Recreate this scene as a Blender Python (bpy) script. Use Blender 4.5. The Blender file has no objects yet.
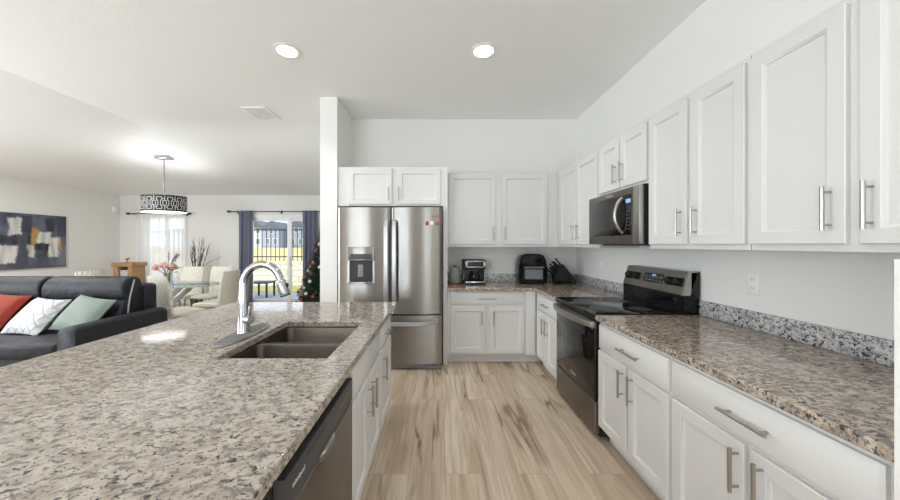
import bpy, bmesh, math, random
from mathutils import Vector, Matrix, Euler
random.seed(7)
SC = bpy.context.scene
COL = SC.collection
PI = math.pi

# ------------------------------------------------------------------ camera, sky, sun, added daylight lamps, exposure
F = 316.0                       # focal length in pixels of the 900 x 500 frame
EYE = 1.42
cam_d = bpy.data.cameras.new('camera'); cam = bpy.data.objects.new('camera', cam_d); COL.objects.link(cam)
cam.location = (0, 0, EYE); cam.rotation_euler = (PI/2, 0, 0)
cam_d.sensor_width = 36; cam_d.lens = 36*F/900; cam_d.shift_x = 11/900; cam_d.shift_y = -5/900
cam_d.clip_start = .02; cam_d.clip_end = 400
SC.camera = cam
SC.view_settings.view_transform = 'Standard'; SC.view_settings.look = 'None'
SC.view_settings.gamma = 1; SC.view_settings.use_curve_mapping = False
SC.view_settings.exposure = 0.42

wd = bpy.data.worlds.new('sky'); SC.world = wd; wd.use_nodes = True
bgn = wd.node_tree.nodes['Background']; bgn.inputs[0].default_value = (.80, .90, 1, 1); bgn.inputs[1].default_value = 1.45

def light(name, kind, loc, rot, energy, color=(1, 1, 1), **kw):
    d = bpy.data.lights.new(name, kind); d.energy = energy; d.color = color
    for k, v in kw.items(): setattr(d, k, v)
    o = bpy.data.objects.new(name, d); COL.objects.link(o); o.location = loc; o.rotation_euler = rot
    return o
light('sun', 'SUN', (0, -10, 20), (math.radians(42), 0, math.radians(-35)), 2.2, (1, .95, .86), angle=.01)
# area lamps added for daylight at unseen windows, tilted up to brighten the ceiling
DAY = (.845, .935, 1)
light('added_daylight_rear', 'AREA', (-3.3, -3.58, 1.45), (math.radians(145), 0, 0), 150, DAY, shape='RECTANGLE', size=3.0, size_y=2.0)
light('added_daylight_rear_kitchen', 'AREA', (.75, -3.58, 1.55), (math.radians(152), 0, 0), 40, DAY, shape='RECTANGLE', size=1.0, size_y=1.8)
light('added_daylight_side', 'AREA', (-7.64, 1.2, 1.5), (math.radians(122), 0, -PI/2), 158, DAY, shape='RECTANGLE', size=3.0, size_y=1.7)
SC.cycles.diffuse_bounces = 8; SC.cycles.max_bounces = 14; SC.cycles.sample_clamp_indirect = 6

# ------------------------------------------------------------------ materials
def srgb(r, g, b):
    def f(c):
        c /= 255.0
        return c/12.92 if c <= .04045 else ((c+.055)/1.055)**2.4
    return (f(r), f(g), f(b), 1)

class NT:
    def __init__(s, name):
        s.m = bpy.data.materials.new(name); s.m.use_nodes = True
        s.t = s.m.node_tree; s.b = s.t.nodes['Principled BSDF']; s.out = s.t.nodes['Material Output']
    def n(s, kind, **kw):
        nd = s.t.nodes.new('ShaderNode'+kind)
        for k, v in kw.items(): setattr(nd, k, v)
        return nd
    def l(s, a, b): s.t.links.new(a, b)
    def coord(s, scale=(1, 1, 1), rot=(0, 0, 0), out='Object'):
        tc = s.n('TexCoord'); mp = s.n('Mapping'); s.l(tc.outputs[out], mp.inputs[0])
        mp.inputs['Scale'].default_value = scale; mp.inputs['Rotation'].default_value = rot
        return mp.outputs[0]
    def noise(s, v, scale, detail=3, rough=.5, dist=0):
        nd = s.n('TexNoise'); s.l(v, nd.inputs['Vector'])
        nd.inputs['Scale'].default_value = scale; nd.inputs['Detail'].default_value = detail
        nd.inputs['Roughness'].default_value = rough; nd.inputs['Distortion'].default_value = dist
        return nd.outputs['Fac']
    def ramp(s, fac, stops, interp='LINEAR'):
        r = s.n('ValToRGB'); cr = r.color_ramp; cr.interpolation = interp
        while len(cr.elements) < len(stops): cr.elements.new(.5)
        for e, (p, c) in zip(cr.elements, stops):
            e.position = p; e.color = c if len(c) == 4 else (*c, 1)
        s.l(fac, r.inputs[0]); return r.outputs[0]
    def mix(s, fac, a, b, mode='MIX'):
        m = s.n('MixRGB', blend_type=mode)
        for i, x in enumerate((fac, a, b)):
            if hasattr(x, 'is_linked'): s.l(x, m.inputs[i])
            else: m.inputs[i].default_value = x
        return m.outputs[0]
    def bump(s, h, strength, dist=.01):
        b = s.n('Bump'); b.inputs['Strength'].default_value = strength; b.inputs['Distance'].default_value = dist
        s.l(h, b.inputs['Height']); s.l(b.outputs[0], s.b.inputs['Normal'])
    def set(s, **kw):
        for k, v in kw.items():
            k = k.replace('_', ' ')
            if hasattr(v, 'is_linked'): s.l(v, s.b.inputs[k])
            else: s.b.inputs[k].default_value = v
        return s

def plain(name, col, rough=.5, metal=0, var=.04, vscale=6, bump=0, bscale=80, **kw):
    """a solid finish with a faint mottling of tone so that no surface is one flat number"""
    t = NT(name); v = t.coord()
    dark = tuple(c*(1-var) for c in col[:3])+(1,); lite = tuple(min(1, c*(1+var)) for c in col[:3])+(1,)
    t.set(Base_Color=t.mix(t.noise(v, vscale), dark, lite), Roughness=rough, Metallic=metal, **kw)
    if bump: t.bump(t.noise(v, bscale, 2), bump, .004)
    return t.m

M = {}
M['wall'] = plain('wall_paint', srgb(229, 228, 225), .8, bump=.08, bscale=160, var=.01)
M['ceiling'] = plain('ceiling_paint', srgb(238, 238, 237), .9, bump=.35, bscale=55, var=.012)
M['trim'] = plain('white_trim', srgb(238, 238, 236), .45, var=.01)
M['cab'] = plain('white_cabinet_paint', srgb(214, 213, 211), .38, var=.008)
M['nickel'] = plain('brushed_nickel', srgb(176, 172, 166), .32, 1)
M['chrome'] = plain('chrome', srgb(182, 182, 184), .16, 1, var=.01)
M['blackgloss'] = plain('black_glass', srgb(14, 14, 15), .06, var=.1)
M['blackmat'] = plain('black_plastic', srgb(18, 18, 19), .5, var=.1)
M['darkgrey'] = plain('dark_grey_plastic', srgb(62, 62, 64), .45)
M['midgrey'] = plain('grey_plastic', srgb(120, 121, 124), .45)
M['white_plastic'] = plain('white_plastic', srgb(236, 236, 234), .4, var=.01)
M['silver_print'] = plain('silver_print', srgb(205, 205, 205), .4)
M['white_print'] = plain('white_print', srgb(235, 235, 235), .5)

def stainless(name, col, rough, tang, streak):
    t = NT(name); v = t.coord(streak)
    n1 = t.noise(v, 1, 4, .6)
    t.set(Base_Color=t.mix(n1, tuple(c*.97 for c in col[:3])+(1,), tuple(min(1, c*1.03) for c in col[:3])+(1,)),
          Metallic=1, Anisotropic=.93, Roughness=t.ramp(n1, [(.3, (rough*.96,)*3), (.7, (rough*1.04,)*3)]))
    tg = t.n('Tangent', direction_type='RADIAL', axis='Z'); t.l(tg.outputs[0], t.b.inputs['Tangent'])
    t.b.inputs['Anisotropic Rotation'].default_value = .25
    return t.m
M['steel'] = stainless('stainless_steel', srgb(152, 148, 143), .29, 0, (3, 3, 900))
M['steel_dark'] = stainless('black_stainless_steel', srgb(140, 132, 124), .40, 0, (3, 3, 900))
M['steel_sink'] = plain('sink_steel', srgb(92, 84, 76), .36, 1, var=.06)

def granite(name, cream, tan, grey, dark, thr_dark=.40, seed=0, rough=.07):
    t = NT(name); tc = t.n('TexCoord'); mp = t.n('Mapping'); t.l(tc.outputs['Object'], mp.inputs[0])
    mp.inputs['Scale'].default_value = (.72, 1, 1); mp.inputs['Location'].default_value = (seed, seed*1.7, 0)
    v = mp.outputs[0]
    a = t.ramp(t.noise(v, 34, 3, .6, .4), [(.42, (0,)*3), (.60, (1,)*3)])
    b = t.ramp(t.noise(v, 62, 3, .55, .3), [(.52, (0,)*3), (.62, (1,)*3)])
    mp2 = t.n('Mapping'); t.l(v, mp2.inputs[0]); mp2.inputs['Location'].default_value = (3.1, 7.7, 1.3)
    c = t.ramp(t.noise(mp2.outputs[0], 60, 4, .55, .5), [(thr_dark-.05, (1,)*3), (thr_dark+.02, (0,)*3)])
    d = t.ramp(t.noise(mp2.outputs[0], 150, 2, .5), [(.32, (1,)*3), (.38, (0,)*3)])
    col = t.mix(a, cream, tan); col = t.mix(b, col, grey); col = t.mix(c, col, dark); col = t.mix(d, col, dark)
    t.set(Base_Color=col, Roughness=rough, Specular_IOR_Level=.55)
    return t.m
M['granite'] = granite('speckled_granite', srgb(178, 169, 158), srgb(152, 142, 131), srgb(117, 110, 105), srgb(60, 57, 55), .39)
M['granite_run'] = granite('brown_speckled_granite', srgb(190, 176, 160), srgb(150, 134, 119), srgb(118, 110, 105), srgb(48, 45, 46), .42, 4)
M['granite_splash'] = granite('grey_speckled_granite', srgb(206, 204, 204), srgb(176, 172, 172), srgb(126, 126, 132), srgb(52, 53, 60), .42, 9, .25)

def make_floor():
    t = NT('oak_plank_floor'); tc = t.n('TexCoord'); sp = t.n('SeparateXYZ'); t.l(tc.outputs['Object'], sp.inputs[0])
    cb = t.n('CombineXYZ'); t.l(sp.outputs[1], cb.inputs[0]); t.l(sp.outputs[0], cb.inputs[1])
    br = t.n('TexBrick'); t.l(cb.outputs[0], br.inputs['Vector'])
    br.offset = .37; br.offset_frequency = 2; br.squash = 1
    for k, val in (('Scale', 1), ('Mortar Size', .0016), ('Mortar Smooth', .2), ('Bias', 0), ('Brick Width', 1.5), ('Row Height', .225)):
        br.inputs[k].default_value = val
    br.inputs['Color1'].default_value = (0, 0, 0, 1); br.inputs['Color2'].default_value = (1, 1, 1, 1); br.inputs['Mortar'].default_value = (.5, .5, .5, 1)
    # every plank shifts the grain along so the figure breaks at the seams
    off = t.n('VectorMath', operation='MULTIPLY'); t.l(br.outputs['Color'], off.inputs[0]); off.inputs[1].default_value = (3.7, 11, 0)
    ad = t.n('VectorMath', operation='ADD'); t.l(tc.outputs['Object'], ad.inputs[0]); t.l(off.outputs[0], ad.inputs[1])
    def mp(s): m = t.n('Mapping'); t.l(ad.outputs[0], m.inputs[0]); m.inputs['Scale'].default_value = s; return m.outputs[0]
    g1 = t.noise(mp((7, .7, 1)), 1, 4, .55, .6); g2 = t.noise(mp((90, 3, 1)), 1, 3, .5); g3 = t.noise(mp((30, 1.2, 1)), 1, 3, .5, .4)
    base = t.mix(br.outputs['Color'], srgb(203, 187, 167), srgb(214, 200, 182))
    col = t.mix(t.ramp(g1, [(.38, (.75,)*3), (.56, (0,)*3)]), base, srgb(166, 145, 122))
    col = t.mix(t.ramp(g3, [(.34, (.45,)*3), (.55, (0,)*3)]), col, srgb(158, 136, 112))
    col = t.mix(t.ramp(g2, [(.35, (.25,)*3), (.7, (0,)*3)]), col, srgb(150, 130, 108))
    # thin dark mineral streaks that wander along the planks, swelling into knots
    st = t.noise(mp((4.4, .34, 1)), 1, 5, .55, .7)
    ab = t.n('Math', operation='SUBTRACT'); t.l(st, ab.inputs[0]); ab.inputs[1].default_value = .5
    ab2 = t.n('Math', operation='ABSOLUTE'); t.l(ab.outputs[0], ab2.inputs[0])
    ln = t.ramp(ab2.outputs[0], [(0, (1,)*3), (.022, (0,)*3)])
    where = t.ramp(t.noise(mp((2.6, 1.4, 1)), 1, 2, .5), [(.44, (0,)*3), (.58, (1,)*3)])
    soft = t.ramp(ab2.outputs[0], [(0, (.42,)*3), (.06, (0,)*3)])
    sk = t.mix(1.0, soft, where, 'MULTIPLY'); col = t.mix(sk, col, srgb(140, 114, 86))
    sk2 = t.mix(1.0, ln, where, 'MULTIPLY'); col = t.mix(sk2, col, srgb(124, 101, 80))
    col = t.mix(t.ramp(br.outputs['Fac'], [(0, (0,)*3), (1, (.5,)*3)]), col, srgb(122, 104, 86))
    t.set(Base_Color=col, Roughness=t.ramp(g2, [(.2, (.40,)*3), (.8, (.52,)*3)]), Specular_IOR_Level=.3)
    return t.m
M['floor'] = make_floor()

def fabric(name, c1, c2, scale, bump=.5, rough=.85):
    t = NT(name); v = t.coord(); w = t.n('TexVoronoi'); t.l(v, w.inputs[0]); w.inputs['Scale'].default_value = scale
    t.set(Base_Color=t.mix(t.noise(v, scale*.4, 4), c1, c2), Roughness=rough); t.bump(w.outputs[0], bump, .004)
    return t.m
def leather():
    t = NT('navy_leather'); v = t.coord(); t.set(Base_Color=t.mix(t.noise(v, 9, 4), srgb(25, 25, 31), srgb(36, 36, 43)), Roughness=.48, Specular_IOR_Level=.35)
    t.bump(t.mix(.25, t.noise(v, 7, 4, .55, 1.4), t.noise(v, 120, 2)), .55, .03); return t.m
M['leather'] = leather()
M['handle_steel'] = plain('pale_steel_handle', srgb(198, 198, 200), .38, .9)
M['orange'] = fabric('rust_orange_fabric', srgb(138, 50, 32), srgb(156, 62, 42), 180)
M['whitefab'] = fabric('white_woven_fabric', srgb(196, 196, 197), srgb(216, 216, 215), 150)
M['sage'] = fabric('sage_green_fabric', srgb(132, 144, 136), srgb(154, 164, 154), 170)
M['zip'] = plain('silver_zip', srgb(190, 190, 192), .35, .8)
M['drape'] = fabric('slate_blue_drape', srgb(98, 100, 118), srgb(126, 128, 146), 60, .1)
M['cream'] = plain('cream_leather', srgb(232, 228, 217), .45, var=.02)
M['greyfab'] = plain('pale_grey_leather', srgb(214, 212, 207), .5, var=.02)

def quilted(name, col, sc=(13, 13, 9)):
    t = NT(name); v = t.coord(sc); sp = t.n('SeparateXYZ'); t.l(v, sp.inputs[0])
    def wave(op):
        a = t.n('Math', operation=op); t.l(sp.outputs[0], a.inputs[0]); t.l(sp.outputs[2], a.inputs[1])
        b = t.n('Math', operation='PINGPONG'); t.l(a.outputs[0], b.inputs[0]); b.inputs[1].default_value = .5
        return b.outputs[0]
    m = t.n('Math', operation='MINIMUM'); t.l(wave('ADD'), m.inputs[0]); t.l(wave('SUBTRACT'), m.inputs[1])
    line = t.ramp(m.outputs[0], [(0, (0,)*3), (.2, (1,)*3)])
    t.set(Base_Color=t.mix(line, tuple(c*.86 for c in col[:3])+(1,), col), Roughness=.5); t.bump(line, .8, .01)
    return t.m
M['quilt_cream'] = quilted('quilted_cream_leather', srgb(232, 228, 216))
M['whitefab'] = quilted('white_stitched_fabric', srgb(206, 206, 207), (11, 11, 11))

def glass(name, tint=(1, 1, 1, 1), alpha=.0, rough=0.0, spec=.5):
    """thin window glass: see-through with a Fresnel reflection"""
    t = NT(name); t.t.nodes.remove(t.b)
    tr = t.n('BsdfTransparent'); tr.inputs[0].default_value = tint
    gl = t.n('BsdfGlossy'); gl.inputs['Roughness'].default_value = rough
    fr = t.n('Fresnel'); fr.inputs[0].default_value = 1.13; mx = t.n('MixShader')
    t.l(fr.outputs[0], mx.inputs[0]); t.l(tr.outputs[0], mx.inputs[1]); t.l(gl.outputs[0], mx.inputs[2]); t.l(mx.outputs[0], t.out.inputs[0])
    return t.m
M['pane'] = glass('window_glass', rough=.18)
M['tableglass'] = glass('table_glass', (.80, .87, .86, 1))
M['vaseglass'] = glass('vase_glass', (.86, .89, .84, 1))
def sheer():
    t = NT('sheer_white_voile'); t.t.nodes.remove(t.b)
    tr = t.n('BsdfTransparent'); tl = t.n('BsdfTranslucent'); df = t.n('BsdfDiffuse')
    for b in (tl, df): b.inputs[0].default_value = (.97, .97, .98, 1)
    a = t.n('MixShader'); a.inputs[0].default_value = .45; t.l(tl.outputs[0], a.inputs[1]); t.l(df.outputs[0], a.inputs[2])
    b = t.n('MixShader'); v = t.coord((300, 300, 300)); b.inputs[0].default_value = .72
    t.l(tr.outputs[0], b.inputs[1]); t.l(a.outputs[0], b.inputs[2]); t.l(b.outputs[0], t.out.inputs[0])
    return t.m
M['sheer'] = sheer()
def emit(name, col, strength):
    t = NT(name); t.set(Base_Color=col, Emission_Color=col, Emission_Strength=strength); return t.m
M['lamp'] = emit('lit_downlight', (1, .97, .92, 1), 9)
M['lampwide'] = emit('lit_diffuser', (1, .98, .95, 1), 2.4)
M['display'] = emit('blue_display', (.3, .5, .9, 1), .15)
M['wood'] = plain('honey_wood', srgb(176, 138, 98), .55, var=.25, vscale=14)
M['darkwood'] = plain('dark_brown_wood', srgb(72, 54, 42), .5, var=.2, vscale=14)
M['twig'] = plain('dry_twig', srgb(98, 82, 72), .8)
M['sagepaint'] = plain('sage_enamel', srgb(128, 140, 124), .35)
M['red'] = plain('red_gloss', srgb(170, 40, 36), .25)
M['pink'] = plain('pink_petal', srgb(222, 176, 166), .7, var=.12, vscale=30)
M['plum'] = plain('dusty_plum_petal', srgb(140, 110, 122), .7)
M['leaf'] = plain('muted_leaf', srgb(134, 136, 84), .7, var=.2)
M['fir'] = plain('fir_green', srgb(40, 66, 48), .8, var=.35, vscale=20)
M['copper'] = plain('copper_gloss', srgb(176, 92, 70), .3, .3)
M['bauble_white'] = plain('white_gloss', srgb(232, 226, 220), .3)
M['concrete'] = plain('patio_concrete', srgb(150, 156, 166), .9, var=.06)
M['turf'] = plain('green_turf', srgb(150, 148, 88), .95, var=.3, vscale=9)
M['field'] = plain('dry_yellow_grass', srgb(186, 170, 116), .95, var=.2, vscale=.5)
def blockwall(name, c1, c2, mort, w, h):
    t = NT(name); tc = t.n('TexCoord'); sp = t.n('SeparateXYZ'); t.l(tc.outputs['Object'], sp.inputs[0])
    cb = t.n('CombineXYZ'); t.l(sp.outputs[0], cb.inputs[0]); t.l(sp.outputs[2], cb.inputs[1])
    br = t.n('TexBrick'); t.l(cb.outputs[0], br.inputs[0])
    for k, val in (('Scale', 1), ('Mortar Size', .01), ('Brick Width', w), ('Row Height', h)): br.inputs[k].default_value = val
    br.inputs['Color1'].default_value = c1; br.inputs['Color2'].default_value = c2; br.inputs['Mortar'].default_value = mort
    t.set(Base_Color=br.outputs['Color'], Roughness=.9); return t.m
M['block_white'] = blockwall('pale_retaining_block', srgb(226, 220, 208), srgb(216, 209, 195), srgb(170, 162, 150), .45, .2)
M['block_grey'] = blockwall('grey_retaining_block', srgb(128, 128, 130), srgb(112, 112, 116), srgb(88, 88, 90), .45, .2)
M['house'] = plain('blue_grey_siding', srgb(146, 159, 180), .8)
M['house_pale'] = plain('pale_grey_siding', srgb(196, 202, 210), .8)
M['roof'] = plain('slate_roof', srgb(92, 98, 112), .85)
M['fence'] = plain('black_fence_paint', srgb(40, 40, 42), .5)

# ------------------------------------------------------------------ mesh building
WM = {}                                                  # world matrices of things, for building their parts in place
class MB:
    def __init__(s): s.v = []; s.f = []
    def add(s, vs, fs, mat=None):
        o = len(s.v); s.v += [tuple(mat @ Vector(p)) if mat else tuple(p) for p in vs]
        s.f += [tuple(i+o for i in f) for f in fs]; return s
    def box(s, x0, y0, z0, x1, y1, z1, bev=0, seg=2, mat=None):
        x0, x1 = sorted((x0, x1)); y0, y1 = sorted((y0, y1)); z0, z1 = sorted((z0, z1))
        bm = bmesh.new(); bmesh.ops.create_cube(bm, size=1)
        for v in bm.verts: v.co = Vector(((x0+x1)/2+v.co.x*(x1-x0), (y0+y1)/2+v.co.y*(y1-y0), (z0+z1)/2+v.co.z*(z1-z0)))
        if bev: bmesh.ops.bevel(bm, geom=bm.edges[:], offset=min(bev, .49*min(x1-x0, y1-y0, z1-z0)), segments=seg, affect='EDGES', profile=.5)
        bm.verts.index_update()
        s.add([v.co[:] for v in bm.verts], [[v.index for v in f.verts] for f in bm.faces], mat); bm.free(); return s
    def loft(s, loops, cap=True, mat=None, closed=True):
        n = len(loops[0]); vs = [p for L in loops for p in L]; fs = []
        for i in range(len(loops)-1):
            for j in range(n if closed else n-1):
                k = (j+1) % n; fs.append((i*n+j, i*n+k, (i+1)*n+k, (i+1)*n+j))
        if cap: fs.append(tuple(range(n))[::-1]); fs.append(tuple((len(loops)-1)*n+j for j in range(n)))
        return s.add(vs, fs, mat)
    def tube(s, pts, r, seg=10, mat=None):
        pts = [Vector(p) for p in pts]; m = len(pts)
        rs = r if isinstance(r, (list, tuple)) else [r]*m
        loops = []; prev = None
        for i, p in enumerate(pts):
            d = (pts[min(i+1, m-1)]-pts[max(i-1, 0)]).normalized()
            if prev is None: a = d.orthogonal().normalized()
            else: a = (prev-d*prev.dot(d)).normalized()
            prev = a; b = d.cross(a)
            loops.append([p+(a*math.cos(2*PI*k/seg)+b*math.sin(2*PI*k/seg))*rs[i] for k in range(seg)])
        return s.loft(loops, True, mat)
    def lathe(s, prof, c=(0, 0, 0), seg=28, sx=1, sy=1, mat=None, power=2):
        loops = []
        for r, z in prof:
            L = []
            for k in range(seg):
                a = 2*PI*k/seg; ca, sa = math.cos(a), math.sin(a)
                if power != 2: ca = math.copysign(abs(ca)**(2/power), ca); sa = math.copysign(abs(sa)**(2/power), sa)
                L.append((c[0]+r*sx*ca, c[1]+r*sy*sa, c[2]+z))
            loops.append(L)
        return s.loft(loops, True, mat)
    def ball(s, c, r, seg=12, rz=None, mat=None):
        rz = rz or r; n = seg//2
        return s.lathe([(max(1e-4, r*math.sin(PI*i/n)), -rz*math.cos(PI*i/n)) for i in range(n+1)], c, seg, mat=mat)
    def prism(s, poly, a, b, axis='x'):
        """poly: 2-D outline; swept from a to b along axis (x: (y,z); y: (x,z); z: (x,y))"""
        f = {'x': lambda p, t: (t, p[0], p[1]), 'y': lambda p, t: (p[0], t, p[1]), 'z': lambda p, t: (p[0], p[1], t)}[axis]
        return s.loft([[f(p, a) for p in poly], [f(p, b) for p in poly]])
    def text(s, body, size, org, xd, yd, depth=.0006, align='CENTER', sx=1):
        cu = bpy.data.curves.new('t', 'FONT'); cu.body = body; cu.size = size; cu.align_x = align; cu.align_y = 'CENTER'; cu.extrude = depth
        o = bpy.data.objects.new('t', cu); COL.objects.link(o); dg = bpy.context.evaluated_depsgraph_get()
        me = o.evaluated_get(dg).to_mesh(); xd = Vector(xd).normalized(); yd = Vector(yd).normalized(); zd = xd.cross(yd)
        s.add([Vector(org)+xd*v.co.x*sx+yd*v.co.y+zd*v.co.z for v in me.vertices], [tuple(p.vertices) for p in me.polygons])
        o.evaluated_get(dg).to_mesh_clear(); bpy.data.objects.remove(o); bpy.data.curves.remove(cu); return s
    def build(s, name, mat, parent=None, local=False, ang=38, label=None, flip=True, mods=None):
        me = bpy.data.meshes.new(name); vs = [Vector(p) for p in s.v]; loc = Vector((0, 0, 0))
        if parent is not None:
            if not local:
                inv = WM[parent].inverted(); vs = [inv @ p for p in vs]
        else:
            loc = Vector(((min(p.x for p in vs)+max(p.x for p in vs))/2, (min(p.y for p in vs)+max(p.y for p in vs))/2, min(p.z for p in vs)))
            vs = [p-loc for p in vs]
        me.from_pydata([p[:] for p in vs], [], s.f); bm = bmesh.new(); bm.from_mesh(me)
        if flip: bmesh.ops.recalc_face_normals(bm, faces=bm.faces[:])
        lim = math.radians(ang)
        for f in bm.faces: f.smooth = True
        for e in bm.edges: e.smooth = len(e.link_faces) == 2 and e.calc_face_angle(0) < lim
        bm.to_mesh(me); bm.free(); me.materials.append(M[mat] if isinstance(mat, str) else mat)
        o = bpy.data.objects.new(name, me); COL.objects.link(o)
        if parent is not None: o.parent = parent; WM[o] = WM[parent]
        else: o.location = loc; WM[o] = Matrix.Translation(loc)
        if label: o['label'] = label
        return o
def tag(o, label, cat, group=None, kind=None):
    o['label'] = label; o['category'] = cat
    if group: o['group'] = group
    if kind: o['kind'] = kind
    return o
def thing(name, loc, label, cat, group=None, rz=0):
    o = bpy.data.objects.new(name, None); COL.objects.link(o); o.location = loc; o.rotation_euler = (0, 0, rz); o.empty_display_size = .1
    WM[o] = Matrix.Translation(Vector(loc)) @ Matrix.Rotation(rz, 4, 'Z'); return tag(o, label, cat, group)
def structure(name, mb, mat, parent=None, **kw):
    o = mb.build(name, mat, parent, **kw)
    if parent is None: o['kind'] = 'structure'
    return o
KIDS = {}
def copy_tree(o, parent=None):
    c = o.copy(); COL.objects.link(c)
    if parent is not None: c.parent = parent
    for ch in list(o.children): copy_tree(ch, c)
    return c
def at(x, y, Y): return Vector(((x-439)*Y/F, Y, EYE-(y-245)*Y/F))   # where a photo point lies on the plane Y

# ------------------------------------------------------------------ the setting
CEIL, LOW = 3.16, 2.62
XL, XR, YF, YB, YK, XA = -7.67, 1.90, 7.60, -3.60, 4.37, -1.199   # left, right, far, rear, kitchen rear, alcove side
def wall_cells(mb, axis, a, b, u0, u1, z0, z1, holes):
    us = sorted({u0, u1, *[h[0] for h in holes], *[h[1] for h in holes]}); zs = sorted({z0, z1, *[h[2] for h in holes], *[h[3] for h in holes]})
    for i in range(len(us)-1):
        for j in range(len(zs)-1):
            um, zm = (us[i]+us[i+1])/2, (zs[j]+zs[j+1])/2
            if any(h[0] < um < h[1] and h[2] < zm < h[3] for h in holes): continue
            if axis == 'x': mb.box(a, us[i], zs[j], b, us[i+1], zs[j+1])
            else: mb.box(us[i], a, zs[j], us[i+1], b, zs[j+1])
    return mb
structure('floor', MB().box(XL-.1, YB-.1, -.06, XR+.1, YF+.02, 0), 'floor')
structure('wall_right', MB().box(XR, YB-.1, 0, XR+.12, YK+.1, 3.4), 'wall')
structure('wall_kitchen', MB().box(XA, YK, 0, XR, YK+.1, 3.4), 'wall')
structure('wall_pantry', MB().box(-1.40, 3.72, 0, XA, YF, 3.4), 'wall')
WIN1 = (-7.08, -6.12, .62, 2.12); DOOR1 = (-4.545, -3.22, 0, 2.10)
structure('wall_far', wall_cells(MB(), 'y', YF, YF+.14, XL, -1.40, 0, 3.0, [WIN1, DOOR1]), 'wall')
WIN2 = (-.4, 2.8, .55, 2.35)
structure('wall_left', wall_cells(MB(), 'x', XL-.12, XL, YB-.1, YF+.14, 0, 3.0, [WIN2]), 'wall')
WIN3 = (-4.8, -1.8, .4, 2.5); WIN4 = (.2, 1.3, .6, 2.5)
structure('wall_rear', wall_cells(MB(), 'y', YB-.12, YB, XL, XR, 0, 3.4, [WIN3, WIN4]), 'wall')

def ceil_z(x, y):
    pts = [(-9, 3.16), (4.62, 3.16), (5.45, 2.935), (7.6, 2.62), (9, 2.42)]
    def raw(t):
        for (a, za), (b, zb) in zip(pts, pts[1:]):
            if t <= b: return za+(zb-za)*(t-a)/(b-a)
    zf = sum(raw(y+d*.05) for d in range(-5, 6))/11 if y > 3.9 else 3.16
    zl = LOW+(x-XL)*(CEIL-LOW)/(-4.33-XL)
    return min(zf, zl)
xs = [XL-.05+(i/14)*(-4.33-XL+.05) for i in range(14)]+[-4.33, -3.4, -2.4, -1.4, -.4, .6, XR+.05]
ys = [YB-.05, -2, -.5, 1, 2.4, 3.4, 3.8]+[4.3+i*.1 for i in range(34)]
cm = MB(); n = len(ys)
lo = [(x, y, ceil_z(x, y)) for x in xs for y in ys]; hi = [(x, y, z+.12) for x, y, z in lo]
fs = [(i*n+j, i*n+j+1, (i+1)*n+j+1, (i+1)*n+j) for i in range(len(xs)-1) for j in range(n-1)]
k = len(lo); nx = len(xs)
edge = [i*n for i in range(nx)]+[(nx-1)*n+j for j in range(1, n)]+[i*n+n-1 for i in range(nx-2, -1, -1)]+[j for j in range(n-2, 0, -1)]
cm.add(lo+hi, fs+[tuple(q+k for q in f)[::-1] for f in fs]+[(a, b, b+k, a+k) for a, b in zip(edge, edge[1:]+edge[:1])])
structure('ceiling', cm, 'ceiling', ang=5.2)

def skirting(name, x0, y0, x1, y1):
    mb = MB().box(x0, y0, 0, x1, y1, .09, .004); structure(name, mb, 'trim')
skirting('baseboard_left', XL, YB, XL+.015, YF)
skirting('baseboard_far', XL+.015, YF-.015, DOOR1[0]-.06, YF)
skirting('baseboard_pantry', -1.405, 3.705, XA-.002, 3.72)
structure('trim_1', MB().box(1.128, .70, 0, XR, .783, 1.385), 'wall')     # end wall closing the counter

def window(name, axis, face, back, rect, mull=1, rows=2):
    """frame in an opening, with muntins and one pane sheet; face..back is the wall's thickness"""
    u0, u1, z0, z1 = rect; fr = MB(); a = face+(back-face)*.35; b = face+(back-face)*.7
    def bx(m, p0, p1, q0, q1, aa=a, bb=b):
        if axis == 'y': m.box(p0, aa, q0, p1, bb, q1)
        else: m.box(aa, p0, q0, bb, p1, q1)
    w = .045
    bx(fr, u0, u1, z0, z0+w); bx(fr, u0, u1, z1-w, z1); bx(fr, u0, u0+w, z0+w, z1-w); bx(fr, u1-w, u1, z0+w, z1-w)
    for i in range(1, mull+1):
        c = u0+(u1-u0)*i/(mull+1); bx(fr, c-.03, c+.03, z0+w, z1-w)
    for j in range(1, rows):
        c = z0+(z1-z0)*j/rows; bx(fr, u0+w, u1-w, c-.014, c+.014)
    o = structure(name, fr, 'trim')
    p = MB(); m = (a+b)/2; bx(p, u0+w, u1-w, z0+w, z1-w, m-.002, m+.002); structure('pane', p, 'pane', o)
    s = MB(); bx(s, u0-.02, u1+.02, z0-.03, z0, face+(-.05 if face < back else .05), b); structure('sill', s, 'trim', o)
    return o
window('window_1', 'y', YF, YF+.14, WIN1, 1, 4)
window('window_2', 'x', XL, XL-.12, WIN2, 2, 2)
window('window_3', 'y', YB, YB-.12, WIN3, 3, 2)
window('window_4', 'y', YB, YB-.12, WIN4, 0, 2)

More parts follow.
